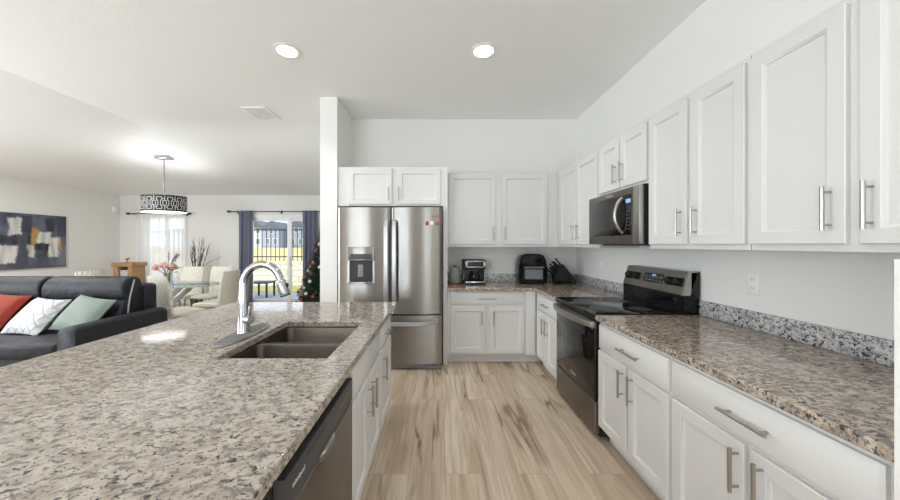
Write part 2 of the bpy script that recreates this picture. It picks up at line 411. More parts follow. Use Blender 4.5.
d1 = MB(); x0, x1, _, z1 = DOOR1
d1.box(x0-.05, YF-.012, 0, x0+.012, YF+.1, z1+.05).box(x1-.012, YF-.012, 0, x1+.05, YF+.1, z1+.05).box(x0+.012, YF-.012, z1-.03, x1-.012, YF+.1, z1+.05).box(x0, YF, 0, x1, YF+.12, .03)
dr = structure('door_1', d1, 'trim')
xm = -3.62
for nm, a, b, yy in (('sliding_panel', x0+.012, xm+.06, YF+.02), ('fixed_panel', xm-.06, x1-.012, YF+.065)):
    fr = MB(); w = .075 if nm == 'fixed_panel' else .06
    fr.box(a, yy, .03, a+.04, yy+.035, z1-.03).box(b-w, yy, .03, b, yy+.035, z1-.03).box(a+.04, yy, .03, b-w, yy+.035, .11).box(a+.04, yy, z1-.1, b-w, yy+.035, z1-.03)
    f = structure(nm, fr, 'trim', dr); structure('pane', MB().box(a+.04, yy+.015, .11, b-w, yy+.019, z1-.1), 'pane', dr)
structure('door_handle', MB().box(xm+.015, YF-.02, .92, xm+.04, YF+.02, 1.14, .006), 'white_plastic', dr)

# ------------------------------------------------------------------ ceiling lights and vent
DOWN = [(-1.36, 2.83, 'recessed ceiling light lit over the kitchen island sink'), (.40, 2.83, 'recessed ceiling light lit above the aisle near the range'),
        (-1.36, .45, 'recessed ceiling light lit over the near end of the island'), (.40, .45, 'recessed ceiling light lit over the near end of the aisle'),
        (-6.2, 3.9, 'unseen recessed light added over the living area to brighten the painting wall'), (-6.2, 1.4, 'unseen recessed light added over the open living floor to brighten the left wall')]  # both living area lights are added out of view to brighten the left wall
for x, y, lab in DOWN:
    CZ = ceil_z(x, y); t = thing('recessed_light', (x, y, CZ), lab, 'ceiling light', 'recessed ceiling lights')
    MB().lathe([(.085, -.001), (.115, -.001), (.115, -.006), (.085, -.008)], (x, y, CZ-(0 if x > -2 else .012)), 32).build('trim_ring', 'trim', t)
    MB().lathe([(.001, -.004), (.084, -.004), (.084, -.0095), (.001, -.0095)], (x, y, CZ-(0 if x > -2 else .012)), 32).build('diffuser', 'lamp', t)
    l = light('downlight', 'AREA', (0, 0, -.02 if x > -2 else -.035), (0, 0, 0), (5 if y > 1 else 3) if x > -2 else (40 if y > 2 else 14), (1, .99, .98), shape='DISK', size=.16, spread=math.radians(120 if x > -2 else 178)); l.parent = t
t = thing('ceiling_vent', (-2.38, 4.15, CEIL), 'square white air vent grille in the ceiling left of the pantry wall', 'vent')
vx0, vx1, vy0, vy1 = -2.465, -2.215, 4.005, 4.35
fr = MB(); z = CEIL
for a, b, c, d in ((vx0-.03, vx1+.03, vy0-.03, vy0), (vx0-.03, vx1+.03, vy1, vy1+.03), (vx0-.03, vx0, vy0, vy1), (vx1, vx1+.03, vy0, vy1)): fr.box(a, c, z-.012, b, d, z-.001, .002)
fr.build('frame', 'trim', t); MB().box(vx0, vy0, z-.003, vx1, vy1, z-.001).build('backing', 'blackmat', t)
sl = MB()
for i in range(11): sl.box(vx0, vy0+(vy1-vy0)*(i+.2)/11, z-.011, vx1, vy0+(vy1-vy0)*(i+.52)/11, z-.004)
for i in range(1, 8): c = vx0+(vx1-vx0)*i/8; sl.box(c-.005, vy0, z-.0105, c+.005, vy1, z-.0045)
sl.build('grille', 'trim', t)

# ------------------------------------------------------------------ cabinets
def rings(mb, P, u0, u1, z0, z1, prof):
    mb.loft([[P(u0+i, z0+i, d), P(u1-i, z0+i, d), P(u1-i, z1-i, d), P(u0+i, z1-i, d)] for i, d in prof]); return mb
T = .02
def panel_door(P, u0, u1, z0, z1, w=.055):
    return rings(MB(), P, u0, u1, z0, z1, [(0, .0005), (0, T-.003), (.003, T), (w, T), (w+.003, T-.004), (w+.010, T-.006), (w+.013, T-.012)])
def slab_front(P, u0, u1, z0, z1):
    return rings(MB(), P, u0, u1, z0, z1, [(0, .0005), (0, T-.007), (.013, T)])
def bar_pull(P, u, z, length, vertical, r=.0068, off=.034):
    mb = MB(); h = length/2; q = h*.74
    if vertical:
        mb.tube([P(u, z-h, T+off), P(u, z+h, T+off)], r, 12)
        for s in (-q, q): mb.tube([P(u, z+s, T), P(u, z+s, T+off)], r*.7, 8)
    else:
        mb.tube([P(u-h, z, T+off), P(u+h, z, T+off)], r, 12)
        for s in (-q, q): mb.tube([P(u+s, z, T), P(u+s, z, T+off)], r*.7, 8)
    return mb
def fronts(t, P, doors, drawers=(), hl=.17, dl=.19):
    """doors: (u0, u1, z0, z1, handle_u, handle_z); drawers: (u0, u1, z0, z1, handle_u or None)"""
    for u0, u1, z0, z1, hu, hz in doors:
        d = panel_door(P, u0, u1, z0, z1).build('door', 'cab', t); bar_pull(P, hu, hz, hl, True).build('handle', 'nickel', d)
    for u0, u1, z0, z1, hu in drawers:
        d = slab_front(P, u0, u1, z0, z1).build('drawer', 'cab', t)
        if hu is not None: bar_pull(P, hu, (z0+z1)/2, dl, False).build('handle', 'nickel', d)
UP = 'white wall cabinets'; BASE = 'white base cabinets'
# right-hand base run, faces at x = 1.145
PR = lambda u, z, d: (1.165-d, u, z)
def base_right(y0, y1, lab, doors, drawers, dl):
    t = thing('base_cabinet', (1.54, (y0+y1)/2, 0), lab, 'cabinet', BASE)
    MB().box(1.165, y0, .11, XR-.004, y1, .876).build('body', 'cab', t)
    MB().box(1.235, y0, 0, XR-.004, y1, .11).build('toe_kick', 'cab', t)
    fronts(t, PR, doors, drawers, dl=dl)
base_right(1.573, 2.283, 'white base cabinet with two doors and a drawer beside the range, on its near side',
           [(1.942, 2.274, .125, .668, 1.966, .556), (1.582, 1.918, .125, .668, 1.868, .556)], [(1.582, 2.274, .684, .85, 1.89)], .20)
base_right(.785, 1.569, 'white base cabinet with a wide drawer at the near end of the granite counter',
           [(1.188, 1.553, .125, .668, 1.209, .56), (.805, 1.164, .125, .668, 1.118, .56)], [(.815, 1.56, .684, .85, 1.172)], .19)
base_right(3.049, 3.745, 'narrow white base cabinet between the range and the corner',
           [(3.065, 3.375, .125, .668, 3.34, .53), (3.385, 3.70, .125, .668, 3.43, .53)], [(3.065, 3.70, .684, .85, 3.38)], .19)
PB = lambda u, z, d: (u, 3.777-d, z)
t = thing('base_cabinet', (.6, 4.05, 0), 'white base cabinet with two doors below the coffee maker', 'cabinet', BASE)
MB().box(.102, 3.777, .11, 1.164, YK-.004, .876).box(1.164, 3.777, .11, XR-.004, YK-.004, .876).build('body', 'cab', t); MB().box(.102, 3.85, 0, 1.235, YK-.004, .11).build('toe_kick', 'cab', t)
fronts(t, PB, [(.135, .548, .136, .688, .508, .555), (.602, 1.01, .136, .688, .645, .555)], [(.135, 1.01, .713, .855, .575)], hl=.16, dl=.21)
MB().box(1.03, 3.758, .11, 1.145, 3.777, .874).build('filler', 'cab', t)
# wall cabinets on the right wall, faces at x = 1.50
PU = lambda u, z, d: (1.522-d, u, z)
def upper_right(y0, y1, z0, lab, doors):
    t = thing('wall_cabinet', (1.71, (y0+y1)/2, z0), lab, 'cabinet', UP)
    MB().box(1.522, y0, z0, XR, y1, 2.346).build('body', 'cab', t); fronts(t, PU, doors); return t
dz0, dz1, hz = 1.424, 2.316, 1.56
upper_right(2.992, YK, 1.395, 'white two-door wall cabinet between the microwave and the room corner', [(3.005, 3.455, dz0, dz1, 3.41, hz), (3.485, 3.93, dz0, dz1, 3.53, hz)])
upper_right(2.283, 2.988, 1.872, 'short white wall cabinet mounted right above the microwave', [(2.292, 2.625, 1.895, dz1, 2.585, 2.02), (2.645, 2.978, 1.895, dz1, 2.685, 2.02)])
upper_right(1.541, 2.279, 1.395, 'white two-door wall cabinet beside the microwave, on its near side', [(1.557, 1.886, dz0, dz1, 1.845, hz), (1.922, 2.266, dz0, dz1, 1.962, hz)])
upper_right(.703, 1.537, 1.395, 'white wall cabinet closest to the camera, above the near end of the counter', [(.72, 1.131, dz0, dz1, 1.095, hz), (1.169, 1.527, dz0, dz1, 1.212, hz)])
PV = lambda u, z, d: (u, 4.04-d, z)
t = thing('wall_cabinet', (.8, 4.2, 1.395), 'white two-door wall cabinet over the coffee maker and air fryer', 'cabinet', UP)
MB().box(.104, 4.04, 1.395, 1.520, YK, 2.346).build('body', 'cab', t)
fronts(t, PV, [(.127, .722, 1.43, 2.32, .69, 1.565), (.799, 1.378, 1.43, 2.32, .832, 1.565)])
PF = lambda u, z, d: (u, 3.75-d, z)
t = thing('wall_cabinet', (-.55, 4.05, 1.883), 'white two-door cabinet above the refrigerator with a tall side panel', 'cabinet', UP)
MB().box(XA+.002, 3.75, 1.883, .10, YK, 2.346).build('body', 'cab', t); MB().box(.05, 3.75, 0, .10, YK, 1.883).build('side_panel', 'cab', t)
fronts(t, PF, [(-1.07, -.555, 1.902, 2.318, -.593, 2.02), (-.495, .015, 1.902, 2.318, -.475, 2.02)], hl=.16)

# island, faces at x = -0.40 looking into the aisle
PI_ = lambda u, z, d: (-.42+d, u, z)
IS = 'white island cabinets'
t = thing('island_cabinet', (-.8, 2.4, 0), 'white island cabinet with one drawer, at the end facing the refrigerator', 'cabinet', IS)
MB().box(-1.30, 2.172, .11, -.42, 2.655, .876).build('body', 'cab', t); MB().box(-1.30, 2.172, 0, -.47, 2.655, .11).build('toe_kick', 'cab', t)
fronts(t, PI_, [(2.19, 2.64, .125, .668, 2.235, .55)], [(2.19, 2.64, .684, .85, 2.39)], hl=.16, dl=.15)
t = thing('island_cabinet', (-.8, 1.8, 0), 'white island cabinet under the sink, with a blank drawer front', 'cabinet', IS)
MB().box(-1.30, 1.458, .11, -.42, 1.476, .876).box(-1.30, 2.15, .11, -.42, 2.170, .876).box(-1.30, 1.476, .11, -1.282, 2.15, .876).box(-1.282, 1.476, .11, -.44, 2.15, .13).box(-.44, 1.476, .11, -.42, 2.15, .876).build('body', 'cab', t)
MB().box(-1.30, 1.458, 0, -.47, 2.170, .11).build('toe_kick', 'cab', t)
fronts(t, PI_, [(1.468, 1.80, .125, .668, 1.762, .55), (1.818, 2.155, .125, .668, 1.862, .55)], [(1.468, 2.155, .684, .85, None)])
t = thing('breakfast_bar', (-1.1, 1.3, 0), 'white panelled breakfast bar back carrying the granite overhang of the island', 'breakfast bar')
MB().box(-1.33, .60, 0, -1.302, 2.655, .876).build('back_panel', 'cab', t)
MB().box(-1.302, .60, 0, -.47, .80, .876).build('end_panel', 'cab', t)

# ------------------------------------------------------------------ granite tops
def slab(cells_x, cells_y, skip, z0, z1):
    """a top with cut-outs: one closed mesh over the grid cells not in skip"""
    mb = MB(); nx, ny = len(cells_x), len(cells_y); on = lambda i, j: 0 <= i < nx-1 and 0 <= j < ny-1 and (i, j) not in skip
    idx = {}
    def V(i, j, top):
        k = (i, j, top)
        if k not in idx: idx[k] = len(mb.v); mb.v.append((cells_x[i], cells_y[j], z1 if top else z0))
        return idx[k]
    for i in range(nx-1):
        for j in range(ny-1):
            if not on(i, j): continue
            mb.f.append((V(i, j, 1), V(i+1, j, 1), V(i+1, j+1, 1), V(i, j+1, 1))); mb.f.append((V(i, j, 0), V(i, j+1, 0), V(i+1, j+1, 0), V(i+1, j, 0)))
            for (di, dj, a, b) in ((-1, 0, (i, j), (i, j+1)), (1, 0, (i+1, j+1), (i+1, j)), (0, -1, (i+1, j), (i, j)), (0, 1, (i, j+1), (i+1, j+1))):
                if not on(i+di, j+dj): mb.f.append((V(*a, 1), V(*b, 1), V(*b, 0), V(*a, 0)))
    return mb
SX0, SX1, SY0, SY1 = -1.006, -.503, 1.415, 2.096
o = slab([-1.82, SX0, SX1, -.375], [.38, SY0, SY1, 2.805], {(1, 1)}, .876, .914).build('island_countertop', 'granite')
bv = o.modifiers.new('edge', 'BEVEL'); bv.width = .005; bv.segments = 3; bv.limit_method = 'ANGLE'
tag(o, 'pale speckled granite island top around the double sink', 'countertop')
o = slab([1.128, XR], [.785, 2.285], (), .876, .914).build('countertop', 'granite_run')
bv = o.modifiers.new('edge', 'BEVEL'); bv.width = .006; bv.segments = 3; bv.limit_method = 'ANGLE'
tag(o, 'brown speckled granite counter running from the range towards the camera', 'countertop')
o = slab([.102, 1.128, XR], [3.047, 3.72, YK], {(0, 0)}, .876, .914).build('countertop', 'granite_run')
bv = o.modifiers.new('edge', 'BEVEL'); bv.width = .006; bv.segments = 3; bv.limit_method = 'ANGLE'
tag(o, 'brown speckled granite counter in the corner under the small appliances', 'countertop')
for (b, lab) in (((XR-.022, .785, .9145, XR, 2.284, 1.022), 'grey speckled granite backsplash strip along the near counter below the outlet'),
                 ((XR-.022, 3.05, .9145, XR, YK-.022, 1.022), 'short grey granite backsplash strip on the right wall between range and corner'),
                 ((.102, YK-.022, .9145, XR, YK, 1.022), 'grey granite backsplash strip behind the coffee maker and air fryer')):
    tag(MB().box(*b, .003).build('backsplash', 'granite_splash'), lab, 'backsplash')

# ------------------------------------------------------------------ sink and faucet
t = thing('kitchen_sink', ((SX0+SX1)/2, (SY0+SY1)/2, .66), 'double-bowl stainless steel sink set into the island granite', 'sink')
def rr(x0, x1, y0, y1, z, r, n=5):
    out = []
    for cx, cy, a0 in ((x1-r, y1-r, 0), (x0+r, y1-r, PI/2), (x0+r, y0+r, PI), (x1-r, y0+r, 1.5*PI)):
        for k in range(n+1): a = a0+PI/2*k/n; out.append((cx+r*math.cos(a), cy+r*math.sin(a), z))
    return out
for y0, y1 in ((SY0+.001, 1.752), (1.758, SY1-.001)):
    a0, a1 = SX0+.001, SX1-.001
    m = MB().loft([rr(a0, a1, y0, y1, .66, .03), rr(a0, a1, y0, y1, .8745, .03), rr(a0+.010, a1-.010, y0+.010, y1-.010, .8745, .03), rr(a0+.012, a1-.012, y0+.012, y1-.012, .868, .035),
                   rr(a0+.025, a1-.025, y0+.025, y1-.025, .70, .05), rr(a0+.05, a1-.05, y0+.05, y1-.05, .672, .05)])
    b = m.build('basin', 'steel_sink', t)
    MB().lathe([(.001, 0), (.045, 0), (.05, .004), (.03, .005), (.028, .002), (.001, .002)], ((a0+a1)/2, (y0+y1)/2, .672), 24).build('drain', 'chrome', b)
FX, FY = -1.097, 1.777
t = thing('kitchen_faucet', (FX, FY, .914), 'tall chrome pull-down faucet arching over the island sink', 'faucet')
pl = []
for r_, z in ((.99, .914), (1, .918), (.97, .924), (.88, .926)):
    pl.append([(FX+.07*r_*math.copysign(abs(math.cos(a))**.9, math.cos(a)), FY+.235*r_*math.sin(a), z) for a in [2*PI*k/36 for k in range(36)]])
plm = MB().loft(pl); b = plm.build('base_plate', 'nickel', t)
rb = MB()
for i in range(-9, 10):
    y = FY+i*.0225; w = .058*math.sqrt(max(0, 1-(i*.0225/.225)**2)); rb.box(FX-w, y-.0035, .925, FX+w, y+.0035, .9285)
rb.build('ridges', 'midgrey', b)
MB().lathe([(.032, 0), (.034, .004), (.032, .012), (.030, .10), (.027, .16), (.0235, .235), (.0222, .24), (.0215, .30)], (FX, FY, .926), 28).build('riser', 'chrome', t)
arc = [(FX, FY, 1.15)]
for k in range(0, 15):
    a = PI-PI*.93*k/14; arc.append((FX+.104+.104*math.cos(a), FY, 1.20+.112*math.sin(a)))
MB().tube(arc, [.0215]*3+[.021]*13, 16).build('spout', 'chrome', t)
e = Vector(arc[-1]); dv = (e-Vector(arc[-2])).normalized()
hd = MB().tube([e, e+dv*.01, e+dv*.03, e+dv*.075, e+dv*.09], [.022, .026, .026, .030, .027], 18).build('spray_head', 'chrome', t)
MB().tube([e+dv*.0895, e+dv*.096], [.028, .026], 18).build('nozzle', 'blackmat', hd)
MB().box(e.x+.022, FY-.011, e.z-.055, e.x+.042, FY+.011, e.z-.018, .004).build('spray_button', 'blackmat', hd)
lv = MB().tube([(FX+.02, FY-.012, 1.005), (FX+.058, FY-.03, 1.007)], [.024, .022], 16).build('valve', 'chrome', t)
MB().tube([(FX+.046, FY-.026, 1.02), (FX+.05, FY-.03, 1.06), (FX+.05, FY-.03, 1.085)], [.009, .007, .007], 10).build('lever', 'chrome', lv)

# ------------------------------------------------------------------ refrigerator
t = thing('refrigerator', (-.56, 3.95, 0), 'stainless french-door refrigerator with bottom freezer in the alcove', 'refrigerator')
FB = 3.645
MB().box(-1.15, FB, .03, .032, 4.33, 1.842, .006).build('body', 'darkgrey', t)
MB().box(-1.13, FB-.035, .008, .02, FB+.1, .064, .004).box(.0-.13, FB-.05, .004, .02, FB, .05, .004).build('kick_grille', 'midgrey', t)
def bowed(x0, x1, z0, z1, yb, th=.055, bow=.028, lens=.012, n=28):
    loop = []
    for k in range(n+1):
        s = k/n; x = x0+(x1-x0)*s; edge = min(s, 1-s)*(x1-x0); y = yb-th-bow*(1-(2*s-1)**2)
        if edge < lens: y += lens-math.sqrt(max(0, lens**2-(lens-edge)**2))
        loop.append((x, y))
    loop += [(x1, yb), (x0, yb)]
    m = MB(); m.loft([[(x, y, z0) for x, y in loop], [(x, y, z1) for x, y in loop]]); return m
fd = {}
for nm, a, b in (('l', -1.152, -.549), ('r', -.541, .034)): fd[nm] = bowed(a, b, .638, 1.846, FB).build('door', 'steel', t)
fz = bowed(-1.152, .034, .072, .622, FB, bow=.028).build('freezer_drawer', 'steel', t)
def flat_bar(pts, w, d, horiz=False):
    loops = []
    for x, y, z in pts:
        if horiz: loops.append([(x, y-d, z-w*.7), (x, y-d, z+w*.7), (x, y-d*.2, z+w), (x, y, z+w*.8), (x, y, z-w*.8), (x, y-d*.2, z-w)])
        else: loops.append([(x-w*.7, y-d, z), (x+w*.7, y-d, z), (x+w, y-d*.2, z), (x+w*.8, y, z), (x-w*.8, y, z), (x-w, y-d*.2, z)])
    return MB().loft(loops)
for nm, xc in (('l', -.595), ('r', -.503)):
    yy = FB-.062
    flat_bar([(xc, yy, .765), (xc, yy-.03, .79), (xc, yy-.045, .85), (xc, yy-.05, 1.235), (xc, yy-.045, 1.62), (xc, yy-.03, 1.68), (xc, yy, 1.705)], .028, .018).build('handle', 'handle_steel', fd[nm])
pts = []
for k in range(13):
    s = k/12; x = -1.06+1.05*s; pts.append((x, FB-.058-.055*min(1, 6*min(s, 1-s))-.012*math.sin(PI*s), .535+.028*max(0, (abs(2*s-1)-.75)*4)))
flat_bar(pts, .026, .018, True).build('handle', 'handle_steel', fz)
y0 = FB-.0835
m = MB(); xa, xb, za, zb, zc = -1.027, -.725, .985, 1.245, 1.40
m.box(xa, y0-.010, zb, xb, FB-.05, zc, .008).box(xa, y0-.010, za, xa+.02, FB-.05, zb).box(xb-.02, y0-.010, za, xb, FB-.05, zb).box(xa, y0-.012, za-.006, xb, FB-.05, za+.018, .004)
ds = m.build('dispenser', 'steel', fd['l'])
MB().box(xa+.02, y0-.002, za+.018, xb-.02, FB-.052, zb).build('dispenser_recess', 'blackmat', fd['l'])
MB().box(xa+.03, y0-.0125, 1.262, xb-.03, y0-.009, 1.32, .001).build('control_strip', 'darkgrey', fd['l'])
MB().box(xa+.115, y0-.012, 1.06, xa+.175, y0-.001, 1.20, .004).build('paddle', 'midgrey', fd['l'])
MB().text('Whirlpool', .032, (-.075, FB-.0725, 1.745), (1, 0, 0), (0, 0, 1)).build('logo', 'darkgrey', fd['r'])
for a, b in ((-1.13, -1.03), (-.06, .02)): MB().box(a, FB-.04, 1.842, b, FB+.1, 1.866, .005).build('hinge_cover', 'darkgrey', t)
for i, (x, z, mt, lab) in enumerate(((-.135, 1.665, 'red', 'small red magnet on the refrigerator door, first of three in the row'), (-.078, 1.668, 'white_plastic', 'small white magnet in the middle of the row on the refrigerator door'), (-.018, 1.672, 'copper', 'small copper magnet on the refrigerator door nearest the side panel'))):
    o = MB().lathe([(.001, -.026), (.014, -.02), (.019, 0), (.014, .02), (.001, .026)], (x, FB-.055-.028*(1-((x+.2535)/.2875)**2)-.0075, z), 10, 1, .35).build('fridge_magnet', mt); tag(o, lab, 'magnet', 'magnets on the refrigerator')

# ------------------------------------------------------------------ range
Y1, Y2 = 2.289, 3.043
t = thing('range', (1.5, (Y1+Y2)/2, 0), 'black and stainless glass-top electric range between the counters', 'stove')
MB().box(1.166, Y1, .03, 1.872, Y2, .903).build('body', 'blackmat', t)
od = MB().box(1.130, Y1+.006, .284, 1.166, Y2-.002, .868, .006).build('oven_door', 'blackgloss', t)
MB().box(1.1285, Y1+.10, .40, 1.131, Y2-.10, .72, .001).build('oven_window', 'blackgloss', od)
MB().text('Whirlpool', .024, (1.1292, 2.66, .345), (0, -1, 0), (0, 0, 1)).build('logo', 'silver_print', od)
MB().box(1.1295, Y1+.02, .80, 1.1315, Y2-.02, .868).build('door_top_strip', 'steel_dark', od)
hp = []
for k in range(17):
    s = k/16; hp.append((1.112-.052*math.sin(PI*s)**.6, Y1+.012+(Y2-Y1-.02)*s, .842))
loops = [[(x-.012, y, z+.020), (x-.016, y, z), (x-.012, y, z-.020), (x+.010, y, z-.022), (x+.012, y, z+.022)] for x, y, z in hp]
h = MB().loft(loops)
for y in (Y1+.02, Y2-.02): h.box(1.10, y-.012, .822, 1.132, y+.012, .862, .003)
h.build('handle', 'nickel', od)
MB().box(1.130, Y1+.004, .045, 1.168, Y2-.002, .276, .005).build('storage_drawer', 'steel_dark', t)
ct = MB().box(1.118, Y1-.003, .904, 1.775, Y2+.003, .9205, .004).build('cooktop', 'blackgloss', t)
for x, y, r in ((1.30, 2.48, .115), (1.30, 2.84, .09), (1.58, 2.48, .08), (1.58, 2.84, .105)):
    MB().lathe([(r-.004, .9203), (r, .9203), (r, .921), (r-.004, .921)], (x, y, 0), 40).build('burner_ring', 'darkgrey', ct)
MB().box(1.120, Y1-.001, .878, 1.16, Y2+.001, .903, .003).build('front_trim', 'blackmat', t)
MB().box(1.775, Y1+.002, .903, 1.889, Y2-.002, 1.06).box(1.825, Y1-.001, 1.04, 1.891, Y1+.012, 1.222, .003).build('backguard_base', 'blackgloss', t)
a, b = Vector((1.772, 0, 1.055)), Vector((1.818, 0, 1.226)); dz = (b-a).normalized(); nn = Vector((-dz.z, 0, dz.x))
cs = MB().prism([(a.x, a.z), (b.x, b.z), (1.889, 1.228), (1.889, 1.055)], Y1+.002, Y2-.002, 'y').build('console', 'steel', t)
MB().prism([(a.x-.004, a.z-.003), (b.x-.004, b.z+.003), (1.875, 1.231), (1.822, 1.053)], Y1-.001, Y1+.022, 'y').build('end_cap', 'nickel', cs)
def onface(y, h, n): p = a+dz*h+nn*n; return Vector((p.x, y, p.z))
def facebox(y0, y1, h0, h1, n0, n1):
    return MB().loft([[onface(y, h, n0) for y, h in ((y0, h0), (y1, h0), (y1, h1), (y0, h1))], [onface(y, h, n1) for y, h in ((y0, h0), (y1, h0), (y1, h1), (y0, h1))]])
facebox(2.53, 2.765, .055, .135, -.001, .002).build('display', 'blackgloss', cs)
dg = MB()
for i in range(5):
    for j in range(2): dg.add(*[(lambda fb: (fb.v, fb.f))(facebox(2.545+i*.043, 2.57+i*.043, .070+j*.028, .078+j*.028, .002, .0025))][0])
dg.build('display_print', 'midgrey', cs); facebox(2.62, 2.67, .11, .125, .002, .0026).build('clock', 'display', cs)
for y in (2.97, 2.865, 2.455, 2.365):
    facebox(y-.045, y+.045, .058, .125, -.001, .0015).build('knob_plate', 'blackmat', cs)
    c = onface(y, .092, .001); k = MB().tube([c, c+nn*.012, c+nn*.03, c+nn*.034], [.033, .031, .027, .024], 20)
    k.build('knob', 'blackmat', cs)

# ------------------------------------------------------------------ microwave
t = thing('microwave', (1.68, 2.66, 1.425), 'over-the-range stainless microwave with a bowed handle, under the short cabinet', 'microwave')
Y1, Y2 = 2.290, 3.046
MB().box(1.488, Y1, 1.428, XR, 2.987, 1.866).build('body', 'blackmat', t)
MB().box(1.53, Y1+.06, 1.414, 1.85, 2.95, 1.428).build('vent_grille', 'darkgrey', t)
d = MB().box(1.453, 2.37, 1.428, 1.487, 3.062, 1.86, .005).build('door', 'steel_dark', t)
MB().box(1.4515, 2.385, 1.497, 1.456, 3.05, 1.812, .001).build('window', 'blackgloss', d)
cp = MB().box(1.453, Y1, 1.428, 1.487, 2.368, 1.86, .005).build('control_side', 'nickel', t)
kp = MB()
for i in range(7):
    for j in range(3): kp.box(1.4508, 2.396+j*.022, 1.54+i*.027, 1.452, 2.408+j*.022, 1.550+i*.027)
kp.build('keypad', 'darkgrey', d); MB().box(1.4508, 2.395, 1.745, 1.452, 2.455, 1.775).build('display', 'display', d)
pts = [(1.452-.062*math.sin(PI*k/14)**.7, 2.50, 1.517+.275*k/14) for k in range(15)]
MB().tube(pts, .013, 12).build('handle', 'nickel', d)
MB().text('Whirlpool', .026, (1.4525, 2.70, 1.835), (0, -1, 0), (0, 0, 1)).build('logo', 'silver_print', d)

# ------------------------------------------------------------------ dishwasher
Y1, Y2 = .812, 1.453
t = thing('dishwasher', (-.8, (Y1+Y2)/2, 0), 'dark stainless dishwasher built into the island beside the sink cabinet', 'dishwasher')
MB().box(-1.295, Y1, .1, -.43, Y2, .87).box(-1.25, Y1, 0, -.48, Y2, .1).build('body', 'blackmat', t)
dd = MB().box(-.43, Y1+.002, .11, -.398, Y2-.002, .706, .004).build('door', 'steel_dark', t)
pn = MB().box(-.43, Y1+.002, .711, -.397, Y2-.002, .812, .004).build('control_panel', 'darkgrey', t)
pk = MB()
loops = []
for k in range(15):
    s = -1+2*k/14; w = math.sqrt(max(0.004, 1-s*s)); y = 1.125+.075*s
    loops.append([(-.397, y, .715), (-.397+.012*w, y, .711), (-.397+.014*w, y, .706-.012*w), (-.398, y, .700-.02*w)])
pk.loft(loops).build('handle', 'steel', dd)
bt = MB()
for i in range(5): MB().box(-.3972, 1.26+i*.03, .765, -.3962, 1.275+i*.03, .775).build('button', 'midgrey', pn)
MB().box(-.3972, .95, .785, -.3962, 1.09, .789).build('vent_slot', 'blackmat', pn)
MB().text('Whirlpool', .019, (-.3965, .895, .765), (0, 1, 0), (0, 0, 1)).build('logo', 'silver_print', pn)

# ------------------------------------------------------------------ things on the corner counter
CT = .914
o = MB().lathe([(.001, 0), (.085, 0), (.09, .006), (.085, .012), (.001, .012)], (.205, 4.14, CT+.0005), 24).build('trivet', 'red'); tag(o, 'round red trivet under the green kettle', 'trivet')
t = thing('kettle', (.205, 4.14, CT+.013), 'sage green kettle on a red trivet beside the coffee maker', 'kettle')
c = (.205, 4.14, CT+.013)
MB().lathe([(.001, 0), (.072, 0), (.078, .01), (.074, .09), (.062, .16), (.05, .185), (.001, .186)], c, 28).build('body', 'sagepaint', t)
ld = MB().lathe([(.05, .186), (.045, .198), (.02, .206), (.001, .207)], c, 24).build('lid', 'sagepaint', t); MB().ball((c[0], c[1], c[2]+.216), .013).build('lid_knob', 'blackmat', ld)
MB().tube([(c[0]+.055, c[1], c[2]+.165), (c[0]+.115, c[1], c[2]+.165), (c[0]+.125, c[1], c[2]+.12), (c[0]+.112, c[1], c[2]+.045), (c[0]+.07, c[1], c[2]+.03)], .0095, 10).build('handle', 'sagepaint', t)
MB().tube([(c[0]-.06, c[1], c[2]+.11), (c[0]-.085, c[1]-.01, c[2]+.14), (c[0]-.09, c[1]-.012, c[2]+.165)], [.022, .016, .012], 12).build('spout', 'sagepaint', t)

t = thing('coffee_maker', (.455, 4.18, CT), 'black and silver coffee maker beside the green kettle', 'coffee maker')
x0, x1, yf, yr = .312, .598, 4.03, 4.33
MB().box(x0, yf+.14, CT, x1, yr, CT+.20, .01).box(x0, yf, CT+.195, x1, yr, CT+.315, .014).build('body', 'blackmat', t)
MB().box(x0, yf, CT, x1, yf+.15, CT+.035, .006).build('base', 'blackmat', t)
MB().box(x0+.03, yf-.006, CT+.018, x1-.01, yf+.13, CT+.042, .004).build('drip_tray', 'chrome', t)
pf = MB(); z0, z1 = CT+.215, CT+.305
for q in ((x0+.03, z0, x1-.004, z0+.016), (x0+.03, z1-.016, x1-.004, z1), (x0+.03, z0, x0+.052, z1), (x1-.03, z0, x1-.004, z1)): pf.box(q[0], yf-.008, q[1], q[2], yf+.004, q[3], .003)
fp = pf.build('front_frame', 'nickel', t); MB().box(x0+.052, yf-.004, z0+.016, x1-.03, yf+.002, z1-.016).build('front_screen', 'blackgloss', fp)
MB().lathe([(.001, 0), (.06, 0), (.075, .02), (.078, .07), (.055, .11), (.05, .125), (.001, .126)], (.465, yf+.075, CT+.043), 24).build('carafe', 'blackgloss', t)
MB().tube([(.465, yf+.005, CT+.145), (.465, yf-.035, CT+.14), (.465, yf-.035, CT+.08), (.465, yf+.003, CT+.075)], .008, 8).build('carafe_handle', 'blackmat', t)
MB().box(x0+.11, yf+.04, CT+.17, x1-.10, yf+.11, CT+.2).build('brew_head', 'darkgrey', t)

